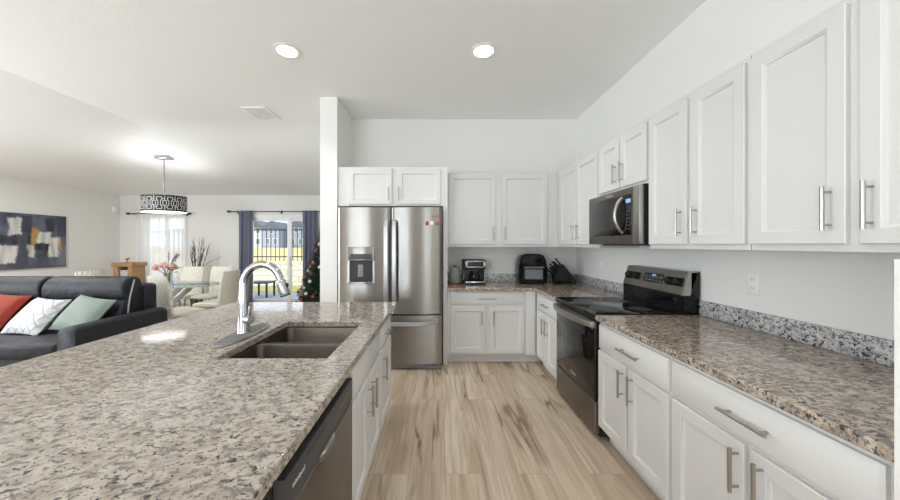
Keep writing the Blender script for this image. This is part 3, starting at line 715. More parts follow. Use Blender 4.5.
t = thing('air_fryer', (1.21, 4.2, CT), 'black rounded air fryer oven with a glass door on the corner counter', 'air fryer')
def egg(y, sc=1, cx=1.215, z0=CT+.012):
    pts = []
    for px_, pz in ((-.178, 0), (-.186, .10), (-.182, .22), (-.165, .31), (-.135, .36), (-.09, .377), (0, .382), (.09, .377), (.135, .36), (.165, .31), (.182, .22), (.186, .10), (.178, 0)):
        pts.append((cx+px_*sc, y, z0+.19+(pz-.19)*sc))
    return pts
MB().loft([egg(4.06, .93), egg(4.068, .97), egg(4.085, 1), egg(4.30, 1), egg(4.32, .96)]).build('body', 'blackgloss', t, ang=30)
MB().loft([egg(4.0575, .55, 1.215, CT+.02), egg(4.061, .55, 1.215, CT+.02)]).build('control_face', 'blackgloss', t)
dr = MB().box(1.085, 4.045, CT+.055, 1.345, 4.062, CT+.235, .006).build('door', 'blackmat', t)
MB().box(1.105, 4.042, CT+.07, 1.325, 4.046, CT+.195).build('door_window', 'midgrey', dr)
MB().tube([(1.09, 4.03, CT+.217), (1.34, 4.03, CT+.217)], .009, 10).box(1.10, 4.03, CT+.21, 1.112, 4.046, CT+.224).box(1.318, 4.03, CT+.21, 1.33, 4.046, CT+.224).build('handle', 'nickel', dr)
for z in (.105, .145): MB().box(1.108, 4.0405, CT+z, 1.322, 4.0425, CT+z+.004).build('rack', 'midgrey', dr)
ft = MB()
for x in (1.08, 1.35):
    for y in (4.09, 4.29): ft.lathe([(.012, 0), (.014, .013)], (x, y, CT), 10)
ft.build('feet', 'blackmat', t)

t = thing('knife_block', (1.6, 4.15, CT), 'black slanted knife block full of black-handled knives in the corner', 'knife block')
def kb(y): return [(1.505, y, CT), (1.765, y, CT), (1.765, y, CT+.05), (1.60, y, CT+.255), (1.56, y, CT+.245), (1.49, y, CT+.11)]
MB().loft([kb(4.06), kb(4.20)]).build('block', 'blackmat', t)
MB().box(1.475, 4.05, CT, 1.69, 4.058, CT+.05, .003).build('front_plate', 'blackgloss', t)
random.seed(3)
for i in range(9):
    s = (i % 5)/4; r = i//5; bx = Vector((1.493+.075*s, 4.085+.085*r+.01*(i % 2), CT+.122+.135*s)); dv = Vector((-.66, -.05, .62+.12*s)).normalized()
    L = (.065, .085, .07, .09, .095, .075, .07, .09, .085)[i]
    kn = MB().tube([bx-dv*.02, bx, bx+dv*L*.5, bx+dv*L, bx+dv*(L+.008)], [.009, .0105, .009, .0115, .006], 8); h = kn.build('knife_handle', 'blackmat', t)
    MB().tube([bx+dv*(L+.008), bx+dv*(L+.012)], [.0065, .005], 8).build('rivet_cap', 'chrome', h)

# outlets and switches
def wall_plate(name, y, z, lab, cat, outlet=True, group='white wall plates over the counter', w=.075, h=.125):
    t = thing(name, (XR, y, z), lab, cat, group)
    MB().box(XR-.007, y-w/2, z-h/2, XR-.0005, y+w/2, z+h/2, .003).build('plate', 'white_plastic', t)
    if outlet:
        for s in (-1, 1):
            f = MB().lathe([(.001, 0), (.017, 0), (.017, .004), (.001, .004)], (0, 0, 0), 20, mat=Matrix.Translation((XR-.0065, y, z+s*.027)) @ Matrix.Rotation(-PI/2, 4, 'Y')).build('socket', 'white_plastic', t)
            MB().box(XR-.0112, y-.008, z+s*.027-.002, XR-.0102, y-.005, z+s*.027+.008).box(XR-.0112, y+.005, z+s*.027-.002, XR-.0102, y+.008, z+s*.027+.008).box(XR-.0112, y-.002, z+s*.027-.010, XR-.0102, y+.002, z+s*.027-.006).build('slots', 'darkgrey', f)
    else: MB().box(XR-.012, y-.016, z-.033, XR-.006, y+.016, z+.033, .002).build('rocker', 'white_plastic', t)
wall_plate('wall_outlet', 1.906, 1.185, 'white double wall outlet above the near granite counter', 'outlet')
wall_plate('light_switch', 3.70, 1.165, 'white wall switch beside the room corner over the knife block', 'switch', False)
wall_plate('wall_outlet', 3.02, 1.175, 'white wall outlet half hidden behind the range console', 'outlet')

# ------------------------------------------------------------------ living area: sofa, cushions, painting
def sect(poly, cy, cz, s): return [(cy+(y-cy)*s, cz+(z-cz)*s) for y, z in poly]
def pad_x(mb, poly, x0, x1, r=.04, n=4):
    """an outline in (y, z) swept along x with softly closed ends"""
    cy = sum(p[0] for p in poly)/len(poly); cz = sum(p[1] for p in poly)/len(poly); ext = max(abs(p[1]-cz) for p in poly)
    st = [(x0+r*(1-math.sin(PI/2*k/n)), 1-(r/ext)*(1-math.cos(PI/2*(1-k/n)))*1.2) for k in range(n+1)][::1]
    st = [(x0+r*(1-math.cos(PI/2*k/n)), 1-(r/ext)*(1-math.sin(PI/2*k/n))) for k in range(n+1)]
    st += [(x1-r*(1-math.cos(PI/2*k/n)), 1-(r/ext)*(1-math.sin(PI/2*k/n))) for k in range(n, -1, -1)]
    mb.loft([[(x, y, z) for y, z in sect(poly, cy, cz, s)] for x, s in st]); return mb
def smooth_poly(p, it=2):
    for _ in range(it):
        q = []
        for a, b in zip(p, p[1:]+p[:1]): q += [(a[0]*.75+b[0]*.25, a[1]*.75+b[1]*.25), (a[0]*.25+b[0]*.75, a[1]*.25+b[1]*.75)]
        p = q
    return p
t = thing('sofa', (-4.84, 3.6, 0), 'dark navy leather sofa with headrests, behind the island', 'sofa')
MB().box(-5.87, 3.12, .06, -3.50, 4.14, .30, .03).build('base', 'leather', t)
MB().box(-5.85, 3.98, .28, -3.69, 4.16, .93, .05, 3).build('back_frame', 'leather', t)
seat = smooth_poly([(3.02, .27), (3.00, .44), (3.03, .475), (3.45, .475), (3.92, .45), (3.92, .27)])
back = smooth_poly([(3.74, .44), (3.66, .50), (3.69, .70), (3.745, .765), (3.715, .80), (3.70, .93), (3.77, 1.03), (3.90, 1.045), (3.965, .99), (3.97, .80), (3.97, .50)])
for x0, x1 in ((-4.685, -3.645), (-5.64, -4.695)):
    pad_x(MB(), seat, x0, x1, .05).build('seat_cushion', 'leather', t, ang=60)
    x1 = min(x1, -3.70); b = pad_x(MB(), back, x0+.008, x1-.012, .045).build('back_cushion', 'leather', t, ang=60)
    MB().tube([(x1-.015, 3.76, .50), (x1-.008, 3.775, .70), (x1-.006, 3.79, .80), (x1-.006, 3.83, .95), (x1-.012, 3.85, 1.0)], .009, 6).build('zip', 'zip', b)
for x0, x1 in ((-3.64, -3.445), (-5.90, -5.645)):
    loops = []
    for y, s in ((3.0, .9), (3.02, .97), (3.06, 1), (3.5, 1.0), (3.95, 1.015), (4.0, 1), (4.02, .95)):
        cx, cz = (x0+x1)/2, .34; L = []
        for px_, pz in smooth_poly([(x0, .05), (x0, .57), (x0+.02, .635), (x1-.02, .635), (x1, .57), (x1, .05)]): L.append((cx+(px_-cx)*s, y, max(.05, cz+(pz-cz)*s)))
        loops.append(L)
    MB().loft(loops).build('arm', 'leather', t, ang=60)
ft = MB()
for x in (-5.78, -3.58):
    for y in (3.1, 4.05): MB().lathe([(.02, 0), (.028, .058)], (x, y, .0), 12).build('foot', 'blackmat', t)

def pillow(name, mat, mtx, lab, w=.46, h=.46, d=.14):
    n = 14; mb = MB(); vs = []; fs = []
    for side in (1, -1):
        for i in range(n+1):
            for j in range(n+1):
                u, v = -1+2*i/n, -1+2*j/n
                pin = .07; x = u*(1-pin*(1-v*v)); y = v*(1-pin*(1-u*u))
                z = side*d/2*((1-u**4)*(1-v**4))**.55*(1+.05*math.sin(5*u+3*v))
                vs.append((x*w/2, z, y*h/2))
        o = (n+1)**2 if side == -1 else 0
        for i in range(n):
            for j in range(n):
                a = o+i*(n+1)+j; fs.append((a, a+1, a+n+2, a+n+1))
    mb.add(vs, fs, mtx); bm = bmesh.new()
    o = mb.build(name, mat, None, ang=70)
    b = bmesh.new(); b.from_mesh(o.data); bmesh.ops.remove_doubles(b, verts=b.verts[:], dist=.0006); bmesh.ops.recalc_face_normals(b, faces=b.faces[:]); b.to_mesh(o.data); b.free()
    return tag(o, lab, 'cushion')
def pose(x, y, z, rx, ry, rz): return Matrix.Translation((x, y, z)) @ Euler((math.radians(rx), math.radians(ry), math.radians(rz)), 'XYZ').to_matrix().to_4x4()
pillow('throw_pillow', 'orange', pose(-5.02, 3.57, .665, -38, 4, 0), 'rust orange throw pillow leaning on the navy sofa', .48, .46)
pillow('throw_pillow', 'whitefab', pose(-4.40, 3.46, .645, -40, 2, -6), 'white throw pillow in the middle of the three on the navy sofa', .45, .44)
pillow('throw_pillow', 'sage', pose(-3.96, 3.52, .65, -38, 8, -2), 'sage green throw pillow against the sofa arm', .44, .43)

# abstract painting on the left wall: blocks of grey, white, black and gold brushed over slate
def painting():
    import mathutils.noise as mn
    Y0, Y1, Z0, Z1 = 4.72, 6.47, .98, 2.0
    toY = lambda px: 7.65*F/(439-px)
    def R(xa, xb, ya, yb, c): return (toY(xa), toY(xb), 1-(yb-214)/54.0, 1-(ya-214)/54.0, srgb(*c)[:3])
    rects = [(4.72, 5.1, .1, .9, srgb(86, 88, 102)[:3]), (4.9, 5.2, .45, .95, srgb(206, 204, 200)[:3]), (5.0, 5.4, .1, .4, srgb(36, 36, 46)[:3]),
             R(-6, 16, 244, 262, (214, 212, 208)), R(8, 21, 219, 236, (206, 204, 200)), R(0, 14, 235, 242, (36, 36, 44)), R(15, 27, 236, 266, (74, 78, 92)),
             R(20, 32, 216, 232, (52, 54, 66)), R(27, 49, 241, 251, (32, 32, 40)), R(27, 33, 244, 257, (214, 212, 206)), R(34, 47, 222, 242, (100, 104, 116)),
             R(37, 50, 231, 243, (214, 213, 208)), R(48, 59, 238, 258, (222, 220, 214)), R(45, 54, 217, 230, (44, 46, 58)), R(57, 66, 215, 236, (58, 62, 76)),
             R(57, 66, 245, 266, (120, 124, 136)), R(31, 37, 228, 244, (190, 148, 70)), R(57.5, 60.5, 240, 250, (186, 150, 84))]
    nu, nv = 150, 84; mb = MB(); x = XL+.035; vs = []; cols = []; base = Vector(srgb(84, 87, 102)[:3])
    for i in range(nu+1):
        for j in range(nv+1):
            u, v = i/nu, j/nv; y = Y0+(Y1-Y0)*u; vs.append((x, y, Z0+(Z1-Z0)*v))
            wy = y+.045*mn.noise((y*9, v*5, 1))+.02*mn.noise((y*40, v*30, 2)); wv = v+.05*mn.noise((y*6, v*8, 3))+.03*mn.noise((y*50, v*20, 5))
            c = base*(1+.7*mn.noise((y*4, v*5, 7))+.35*mn.noise((y*14, v*3, 17)))
            for a, b, d, e, k in rects:
                s = lambda t: max(0, min(1, t/.03+.5))
                m = s(wy-a)*s(b-wy)*s((wv-d)*1.2)*s((e-wv)*1.2)*max(0, min(1, .88+.5*mn.noise((y*14, v*3, 11))))
                c = c*(1-m)+Vector(k)*m
            cols.append((max(.005, c[0]), max(.005, c[1]), max(.005, c[2]), 1))
    fs = [(i*(nv+1)+j, (i+1)*(nv+1)+j, (i+1)*(nv+1)+j+1, i*(nv+1)+j+1) for i in range(nu) for j in range(nv)]
    t = thing('painting', (XL, (Y0+Y1)/2, Z0), 'wide abstract canvas in slate, white and gold on the left wall', 'painting')
    MB().box(XL+.001, Y0, Z0, XL+.0345, Y1, Z1).build('canvas_frame', 'darkgrey', t)
    nt = NT('abstract_paint'); at_ = nt.n('Attribute'); at_.attribute_name = 'paint'; nt.set(Base_Color=at_.outputs['Color'], Roughness=.6)
    o = mb.add(vs, fs).build('canvas', nt.m, t, flip=False)
    ca = o.data.color_attributes.new('paint', 'FLOAT_COLOR', 'POINT')
    for k, c in enumerate(cols): ca.data[k].color = c
painting()
t = thing('motion_sensor', (XL, 7.5, 2.2), 'small white motion sensor high beside the far left corner', 'sensor')
MB().box(XL+.001, 7.40, 2.20, XL+.06, 7.47, 2.33, .012).build('housing', 'white_plastic', t); MB().box(XL+.0585, 7.412, 2.22, XL+.066, 7.458, 2.27, .004).build('lens', 'white_plastic', t)

# ------------------------------------------------------------------ dining area
def chair_proto():
    t = thing('dining_chair', (0, 0, 0), '', 'chair', 'cream quilted dining chairs')
    w = .225
    sp = smooth_poly([(-.23, .40), (-.24, .44), (-.21, .475), (.2, .47), (.22, .44), (.2, .40)])
    pad_x(MB(), sp, -w, w, .02).build('seat', 'cream', t, True, ang=60)
    loops = []
    prof = [(.17, .43, .05), (.185, .55, .052), (.20, .70, .05), (.225, .85, .046), (.255, .96, .04), (.262, .985, .02)]
    for y, z, th in prof:
        ww = w*(1.02-.06*max(0, z-.9)/.08); r = .015
        loops.append([(-ww, y+r, z), (-ww+r, y, z), (ww-r, y, z), (ww, y+r, z), (ww, y+th-r, z), (ww-r, y+th, z), (-ww+r, y+th, z), (-ww, y+th-r, z)])
    MB().loft(loops).build('backrest', 'quilt_cream', t, True, ang=50)
    for sx in (-1, 1):
        x = sx*(w-.03)
        for ya, yb in ((-.18, -.21), (.16, .2)):
            MB().box(x-.012, yb-.012, 0, x+.012, yb+.012, .02).tube([(x, yb, .015), (x, ya, .41)], .013, 8).build('leg', 'chrome', t, True)
        MB().tube([(x, -.18, .40), (x, .16, .40)], .011, 8).build('seat_rail', 'chrome', t, True)
    return t
chair = chair_proto()
spots = [(-3.83, 4.66, 158, 'cream quilted chair seen from behind, in front of the glass table beside the sofa'),
         (-4.97, 6.12, 0, 'cream dining chair on the far side of the table, directly behind the pink flowers'),
         (-4.40, 6.10, -6, 'cream dining chair on the far side of the table, beside the tall vase of twigs'),
         (-3.79, 5.36, -90, 'quilted chair at the end of the glass table nearest the patio door'),
         (-5.72, 5.42, 90, 'cream chair at the table end closest to the wooden cubby, mostly behind the sofa'),
         (-4.62, 4.66, 178, 'cream chair with only its backrest top showing above the sofa, before the table')]
for i, (x, y, rz, lab) in enumerate(spots):
    c = chair if i == 0 else copy_tree(chair)
    c.location = (x, y, 0); c.rotation_euler = (0, 0, math.radians(rz)); c['label'] = lab
TC = (-4.70, 5.42)
t = thing('dining_table', (TC[0], TC[1], 0), 'clear glass-topped dining table with crossed chrome legs', 'table')
MB().lathe([(.985, 0), (1, .003), (1, .011), (.985, .014)], (TC[0], TC[1], .738), 64, .93, .46, power=3).build('table_top', 'tableglass', t)
for y in (TC[1]-.13, TC[1]+.13):
    for s in (-1, 1):
        yy = y+s*.019
        MB().loft([[(TC[0]+s*.42+a, yy+b, .0) for a, b in ((-.05, -.018), (.05, -.018), (.05, .018), (-.05, .018))], [(TC[0]-s*.42+a, yy+b, .737) for a, b in ((-.05, -.018), (.05, -.018), (.05, .018), (-.05, .018))]]).build('leg', 'handle_steel', t)
# flowers
vx, vy = -4.56, 5.32
t = thing('flower_vase', (vx, vy, .753), 'glass vase of pink roses on the dining table', 'vase of flowers')
MB().lathe([(.001, .001), (.055, .001), (.058, .02), (.052, .12), (.062, .20), (.057, .20), (.047, .12), (.052, .025), (.001, .02)], (vx, vy, .753), 24).build('vase', 'vaseglass', t)
random.seed(5)
st = MB(); heads = []
for i in range(13):
    a = random.uniform(0, 2*PI); r = math.sqrt(random.random())*.17; h = .36-r*.5+random.uniform(-.02, .02)
    p = Vector((vx-.04+r*math.cos(a), vy+r*math.sin(a)*.7, .753+h)); heads.append(p)
    st.tube([(vx+.02*math.cos(a), vy+.02*math.sin(a), .80), (vx+.03*math.cos(a), vy+.03*math.sin(a), .93), p], .004, 5)
st.build('stem', 'leaf', t)
for i, p in enumerate(heads):
    fl = MB(); R_ = .055
    for k in range(3):
        rr_ = R_*(1-.28*k)
        for j in range(6):
            a = 2*PI*j/6+k*.5; tilt = .35+.3*k
            c = Vector((math.cos(a), math.sin(a), 0)); s = Vector((-math.sin(a), math.cos(a), 0)); up = Vector((0, 0, 1))
            q = [p+c*rr_*.2-up*.02, p+c*rr_*.8*math.cos(tilt*.6)+s*rr_*.6+up*.01*k, p+c*rr_+up*(.012+.016*k), p+c*rr_*.8*math.cos(tilt*.6)-s*rr_*.6+up*.01*k]
            fl.add(q+[x+up*.004-c*.004 for x in q], [(0, 1, 2, 3), (7, 6, 5, 4), (0, 4, 5, 1), (1, 5, 6, 2), (2, 6, 7, 3), (3, 7, 4, 0)])
    fl.ball(p+Vector((0, 0, .005)), .03, 8); fl.build('rose', 'pink', t)
lf = MB()
for i in range(14):
    a = random.uniform(0, 2*PI); p = Vector((vx+.02+.13*math.cos(a), vy+.1*math.sin(a), .753+random.uniform(.19, .30))); d = Vector((math.cos(a), math.sin(a), random.uniform(-.2, .4))).normalized(); s = d.cross(Vector((0, 0, 1))).normalized()
    q = [p-d*.05, p+s*.022, p+d*.06, p-s*.022]; lf.add(q+[x+Vector((0, 0, .003)) for x in q], [(0, 1, 2, 3), (7, 6, 5, 4), (0, 4, 5, 1), (1, 5, 6, 2), (2, 6, 7, 3), (3, 7, 4, 0)])
lf.build('leaves', 'leaf', t)
sp = MB()
for i in range(7):
    a = random.uniform(-.5, .9); b = random.uniform(-.3, .3); p0 = Vector((vx, vy, 1.0)); p1 = p0+Vector((.16*a+.05, .1*b, .24+.05*random.random()))
    sp.tube([p0, (p0+p1)/2+Vector((0, 0, .02)), p1], .003, 5)
    for k in range(5): q = p0.lerp(p1, .6+.1*k); sp.ball(q+Vector((random.uniform(-.015, .015), 0, 0)), .011, 6)
sp.build('filler_sprigs', 'plum', t)
# tall twig vase
vx, vy = -5.56, 7.25
t = thing('floor_vase', (vx, vy, 0), 'tall dark brown floor vase holding long dry twigs by the window', 'vase')
MB().lathe([(.001, 0), (.10, 0), (.13, .2), (.125, .45), (.085, .66), (.075, .72), (.09, .76), (.08, .76), (.066, .72), (.066, .6), (.001, .58)], (vx, vy, 0), 28).build('vase', 'darkwood', t)
random.seed(11); tw = []
for i in range(20):
    a = random.uniform(-1, 1); b = random.uniform(-1, 1); h = random.uniform(1.25, 1.62)
    base = Vector((vx+.04*a, vy+.03*b, .62)); tip = Vector((vx+.08+.20*a, vy+.10*b, h))
    pts = [base.lerp(tip, k/6)+Vector((random.uniform(-.012, .012), random.uniform(-.01, .01), 0)) for k in range(7)]
    m = MB().tube(pts, [.008, .0075, .007, .006, .005, .004, .002], 5)
    for k in (3, 4, 5):
        d = Vector((random.uniform(-1, 1), random.uniform(-.6, .6), 1.6)).normalized(); m.tube([pts[k], pts[k]+d*.06, pts[k]+d*.12+Vector((.01, 0, 0))], [.004, .003, .0015], 4)
    m.build('twig', 'twig', t)
p = [Vector((vx+.02, vy, .64)), Vector((vx+.1, vy, .86)), Vector((vx+.28, vy-.02, 1.02)), Vector((vx+.55, vy-.03, 1.12)), Vector((vx+.62, vy-.03, 1.17))]
MB().tube(p, [.006, .006, .005, .003, .002], 5).build('twig', 'twig', t)
# wooden cubby with a white box
X0, X1, Y0, Y1, H = -7.22, -6.80, 7.0, 7.32, 1.03
t = thing('side_table', ((X0+X1)/2, (Y0+Y1)/2, 0), 'chunky honey-wood open cubby table in the far left corner', 'side table')
MB().box(X0-.03, Y0-.02, H-.09, X1+.03, Y1+.02, H, .008).build('top', 'wood', t)
MB().box(X0, Y0, .55, X1, Y1, .62, .006).build('shelf', 'wood', t)
for x in (X0, X1-.10): MB().box(x, Y0, .62, x+.10, Y1, H-.09, .006).build('side_panel', 'wood', t)
MB().box(X0+.1, Y1-.02, .62, X1-.1, Y1, H-.09).build('back_panel', 'wood', t)
for x in (X0+.01, X1-.09):
    for y in (Y0+.01, Y1-.09): MB().box(x, y, 0, x+.08, y+.08, .55, .006).build('leg', 'wood', t)
o = MB().box(-7.10, 7.03, .6205, -6.92, 7.22, .86, .012).build('storage_box', 'whitefab'); tag(o, 'small white box inside the wooden cubby table', 'box')
t = thing('figurine', (-7.02, 7.12, H), 'small brown carved bird figure on the wooden cubby table', 'figurine')
MB().lathe([(.03, 0), (.03, .008), (.006, .012), (.006, .05), (.001, .05)], (-7.02, 7.12, H), 12).build('stand', 'darkwood', t)
b = MB().tube([(-7.08, 7.12, H+.06), (-7.05, 7.12, H+.07), (-7.01, 7.12, H+.075), (-6.98, 7.12, H+.095), (-6.955, 7.12, H+.09)], [.004, .02, .026, .016, .003], 10).build('body', 'wood', t)

# chandelier
cx, cy = -4.74, 5.45; cz = ceil_z(cx, cy)
t = thing('pendant_light', (cx, cy, cz), 'oval black drum pendant with silver fretwork hanging over the dining table', 'pendant light')
MB().box(cx-.12, cy-.06, cz-.045, cx+.12, cy+.06, cz+.02, .006).build('canopy', 'chrome', t)
MB().tube([(cx, cy, cz-.03), (cx, cy, 2.262)], .0095, 10).build('rod', 'chrome', t)
RX, RY, zb, zt = .345, .25, 1.985, 2.255
sh = MB().lathe([(1, 0), (1, zt-zb), (.985, zt-zb), (.985, 0)], (cx, cy, zb), 72, RX, RY); n = 72; sh.f = sh.f[:-2]+[(3*n+j, 3*n+(j+1) % n, (j+1) % n, j) for j in range(n)]
shade = sh.build('shade', 'blackmat', t)
MB().lathe([(.001, 0), (.985, 0), (.985, .008), (.001, .008)], (cx, cy, zb-.004), 64, RX, RY).build('diffuser', 'lampwide', t)
MB().box(cx-RX*.98, cy-.008, zt-.012, cx+RX*.98, cy+.008, zt-.002).box(cx-.008, cy-RY*.98, zt-.012, cx+.008, cy+RY*.98, zt-.002).build('spider', 'chrome', shade)
fr = MB(); H = zt-zb
def fret(u0, v0, u1, v1, w=.0042):
    def pt(a, v, e): return (cx+(RX+e)*math.cos(a), cy+(RY+e)*math.sin(a), zb+v*H)
    if abs(u1-u0) < 1e-6:
        dw = w/.33; q = [(u0-dw, v0), (u0+dw, v0), (u0+dw, v1), (u0-dw, v1)]; segs = [q]
    else:
        k = 4; hv = w/H; segs = [[(u0+(u1-u0)*i/k, v0-hv), (u0+(u1-u0)*(i+1)/k, v0-hv), (u0+(u1-u0)*(i+1)/k, v0+hv), (u0+(u1-u0)*i/k, v0+hv)] for i in range(k)]
    for q in segs:
        fr.add([pt(a, v, .0005) for a, v in q]+[pt(a, v, .004) for a, v in q], [(0, 1, 2, 3), (7, 6, 5, 4), (0, 4, 5, 1), (1, 5, 6, 2), (2, 6, 7, 3), (3, 7, 4, 0)])
N = 14; da = 2*PI/N
for i in range(N):
    a = i*da; U = lambda s: a+da*s
    for (s0, v0, s1, v1) in ((.06, .86, .54, .86), (.06, .86, .06, .66), (.54, .86, .54, .66), (.06, .66, .18, .66), (.42, .66, .54, .66), (.18, .66, .18, .34), (.42, .66, .42, .34),
                             (.06, .34, .18, .34), (.42, .34, .54, .34), (.06, .34, .06, .14), (.54, .34, .54, .14), (.06, .14, .54, .14),
                             (.64, .64, .96, .64), (.64, .36, .96, .36), (.64, .64, .64, .36), (.96, .64, .96, .36), (.8, .64, .8, .93), (.8, .36, .8, .07), (.54, .75, .8, .75), (.8, .25, 1.06, .25)):
        fret(U(s0), v0, U(s1), v1)
fr.build('fretwork', 'silver_print', shade)

l = light('pendant_lamp', 'AREA', (0, 0, zb+.10-cz), (PI, 0, 0), 3.5, (1, .99, .97), shape='ELLIPSE', size=.5, size_y=.36); l.parent = t

# curtains
def wave_sheet(mb, x0, x1, y, zb, zt, amp, lam, thick, n=90, taper=0, seed=0):
    random.seed(seed); ph = random.random()*6; loops = []
    for z, s in ((zb, 1), (zb+(zt-zb)*.5, 1), (zt-.12, .9), (zt, .6)):
        L = []
        for k in range(n+1):
            u = k/n; x = x0+(x1-x0)*u; yy = y+amp*s*(math.sin(2*PI*(x-x0)/lam+ph)+.35*math.sin(2*PI*(x-x0)/lam*1.7+ph*2)); L.append((x+(z-zb)*0, yy, z))
        if thick: L += [(x, yy+thick, z) for x, yy, z in reversed(L)]
        loops.append(L)
    return mb.loft(loops, cap=bool(thick), closed=bool(thick))
def rod(x0, x1, y, z, lab, brackets):
    t = thing('curtain_rod', ((x0+x1)/2, y, z), lab, 'curtain rod')
    MB().tube([(x0, y, z), (x1, y, z)], .011, 10).build('pole', 'darkgrey', t)
    for x, s in ((x0, -1), (x1, 1)): MB().tube([(x, y, z), (x+s*.02, y, z), (x+s*.05, y, z), (x+s*.09, y, z), (x+s*.10, y, z)], [.011, .02, .032, .026, .01], 12).build('finial', 'darkgrey', t)
    for x in brackets: MB().box(x-.012, y-.02, z-.018, x+.012, YF-.001, z-.011).box(x-.018, YF-.01, z-.05, x+.018, YF-.001, z+.03).build('bracket', 'darkgrey', t)
rod(-7.32, -5.98, 7.5, 2.165, 'dark curtain rod above the sheer-covered window', (-7.25, -6.05))
rod(-4.93, -2.62, 7.5, 2.215, 'dark curtain rod above the sliding patio door', (-4.82, -3.78, -2.75))
for x0, x1, lab, sd in ((-7.22, -6.64, 'sheer white curtain panel nearer the corner of the dining room', 1), (-6.64, -6.02, 'sheer white curtain panel beside the tall vase of twigs', 2)):
    o = wave_sheet(MB(), x0, x1, 7.5, .04, 2.16, .022, .115, 0, 120, seed=sd).build('sheer_curtain', 'sheer', flip=False, ang=80); tag(o, lab, 'curtain', 'sheer window curtains')
for x0, x1, lab, sd in ((-4.76, -4.43, 'slate blue drape on the side of the patio door next to the dining table', 3), (-3.24, -2.90, 'slate blue drape beside the Christmas tree', 4)):
    o = wave_sheet(MB(), x0, x1, 7.485, .03, 2.235, .028, .11, .012, 70, seed=sd).build('drape', 'drape', ang=80); tag(o, lab, 'curtain', 'slate blue patio door drapes')

# Christmas tree
tx, ty = -2.46, 6.88
t = thing('christmas_tree', (tx, ty, 0), 'decorated green Christmas tree half hidden behind the pantry wall', 'Christmas tree')
MB().tube([(tx, ty, .06), (tx, ty, 1.2), (tx, ty, 2.12)], [.035, .025, .006], 10).build('trunk', 'darkwood', t)
MB().lathe([(.001, 0), (.24, 0), (.24, .02), (.06, .05), (.05, .10), (.001, .10)], (tx, ty, 0), 20).build('stand', 'blackmat', t)
random.seed(21); fo = MB(); tips = []
def Rz(z): return max(.02, .60*(2.16-z)/1.9)
z = .26
while z < 2.12:
    R_ = Rz(z); nb = max(6, int(34*R_/.5))
    for k in range(nb):
        a = 2*PI*k/nb+random.uniform(-.2, .2); L = R_*random.uniform(.82, 1.05); d = Vector((math.cos(a), math.sin(a), 0))
        p0 = Vector((tx, ty, z+.05)); p1 = Vector((tx, ty, z))+d*L+Vector((0, 0, -.06*L/.5)); tips.append((p1, a, z)); side = Vector((-d.y, d.x, 0))
        m = max(4, int(L/.035))
        for i in range(1, m+1):
            c = p0.lerp(p1, i/m)
            for s in (-1, 1):
                dr = (d*.6+side*s*.9+Vector((0, 0, random.uniform(-.2, .5)))).normalized(); w = dr.cross(Vector((0, 0, 1))).normalized()*.012; ln = random.uniform(.06, .10)
                fo.add([c-w, c+w, c+dr*ln, c+Vector((0, 0, .008))], [(0, 1, 2), (0, 2, 3), (1, 3, 2), (0, 3, 1)])
    z += .046
fo.build('foliage', 'fir', t, flip=False)
random.seed(31)
cand = [(p, a, z) for p, a, z in tips if math.cos(a) < -.05 and math.sin(a) < .35 and z < 1.6]
random.shuffle(cand); kept = []
for p, a, z in cand:
    if all((p-q[0]).length > .13 for q in kept): kept.append((p, a, z))
    if len(kept) >= 26: break
protos = {}
for i, (p, a, z) in enumerate(kept):
    kind = ('copper', 'bauble_white', 'copper', 'red', 'copper', 'bauble_white')[i % 6]
    if kind not in protos:
        m = MB().ball((0, 0, -.045), .036, 14); o = m.build('bauble', kind); off = o.location.copy()
        cap = MB(); WM[o] = Matrix.Translation(off); MB().lathe([(.010, -.012), (.010, .0), (.001, .004)], (0, 0, 0), 10).build('cap', 'nickel', o)
        protos[kind] = (o, off); c = o
    else: c = copy_tree(protos[kind][0])
    d = Vector((math.cos(a), math.sin(a), 0)); c.location = protos[kind][1]+p+d*.02
    nm = {'copper': 'copper', 'red': 'red', 'bauble_white': 'white'}[kind]
    tag(c, f'small {nm} bauble hanging on the Christmas tree', 'ornament', f'{nm} Christmas tree baubles')

# ------------------------------------------------------------------ outside the patio door
structure('patio', MB().box(-9, YF+.14, -.12, -1, 9.6, -.03), 'concrete')
tf = MB().box(-11, 9.6, -.3, 1, 11.35, -.04); tag(tf.build('grass', 'turf'), 'strip of green lawn between the patio and the retaining wall', 'grass', kind='stuff')
t = thing('patio_table', (-4.85, 8.9, -.03), 'small low black metal table on the patio outside the door', 'table')
MB().box(-5.22, 8.62, .36, -4.68, 9.12, .40, .006).build('table_top', 'fence', t)
for x in (-5.19, -4.75):
    for y in (8.65, 9.05): MB().box(x, y, -.03, x+.04, y+.04, .36).build('leg', 'fence', t)
structure('retaining_wall', MB().box(-12, 11.7, -.3, -4.7, 12.0, .80), 'block_white')
structure('retaining_wall_wing', MB().prism([(-5.4, .80), (-5.4, -.3), (-4.2, -.3), (-4.55, .03), (-4.98, .62)], 11.35, 11.69, 'y'), 'block_white')
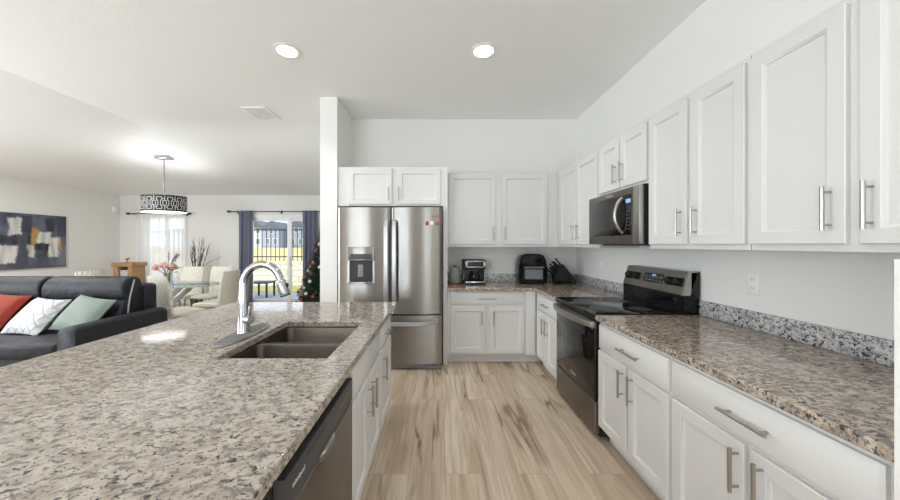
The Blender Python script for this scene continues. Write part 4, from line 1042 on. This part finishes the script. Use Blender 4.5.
structure('retaining_wall_lower', MB().box(-4.7, 12.05, -.3, 1, 12.35, .52), 'block_grey')
fm = MB(); fm.box(-60, 12.4, -.3, 20, 90, .72); structure('field', fm, 'field')
FY_ = 12.2
t = thing('fence', (-6.5, FY_, .80), 'black metal picket fence on top of the pale retaining wall', 'fence')
structure('field_bank', MB().box(-12, 12.0, -.3, -4.7, 12.4, .80), 'field')
MB().box(-10.5, FY_-.015, 1.98, -3.2, FY_+.015, 2.03).build('rail', 'fence', t); MB().box(-10.5, FY_-.015, .95, -3.2, FY_+.015, .99).build('rail', 'fence', t)
for k in range(43):
    x = -10.4+k*.17; MB().box(x-.011, FY_-.011, .81 if x < -4.7 else .74, x+.011, FY_+.011, 2.03).build('picket', 'fence', t)
def house(x0, x1, y, h, wall, lab, win):
    dpt = 8; g = .72; t = thing('house', ((x0+x1)/2, y, g), lab, 'house', 'houses beyond the fence')
    MB().box(x0, y, g, x1, y+dpt, h).build('wall', wall, t)
    xm_ = (x0+x1)/2; MB().prism([(x0-.4, h-.15), (x1+.4, h-.15), (xm_, h+1.8)], y-.4, y+dpt+.4, 'y').build('roof', 'roof', t)
    for wx, wz in win:
        f = MB().box(x0+wx-.55, y-.08, g+wz-.75, x0+wx+.55, y-.001, g+wz+.75).build('window', 'trim', t)
        MB().box(x0+wx-.45, y-.1, g+wz-.65, x0+wx+.45, y-.081, g+wz+.65).build('pane', 'midgrey', f)
house(-50, -44.2, 80, 6.0, 'house_pale', 'pale grey house standing furthest from the pantry wall', ((1.4, 1.6), (4.2, 1.6), (1.6, 4.4), (4.2, 4.4)))
house(-43.6, -39.2, 78, 5.6, 'house', 'blue-grey house with a large window, next to the pale house', ((1.3, 1.6), (3.2, 1.6), (2.2, 4.2)))
house(-38.6, -34.4, 81, 6.2, 'house', 'blue-grey house in the middle of the patio door view', ((1.1, 1.6), (3.1, 1.6), (2.1, 4.5)))
house(-33.4, -28.6, 79, 5.2, 'house', 'blue-grey house seen through the fixed glass panel of the patio door', ((1.4, 1.6), (3.4, 1.6), (2.4, 4.0)))
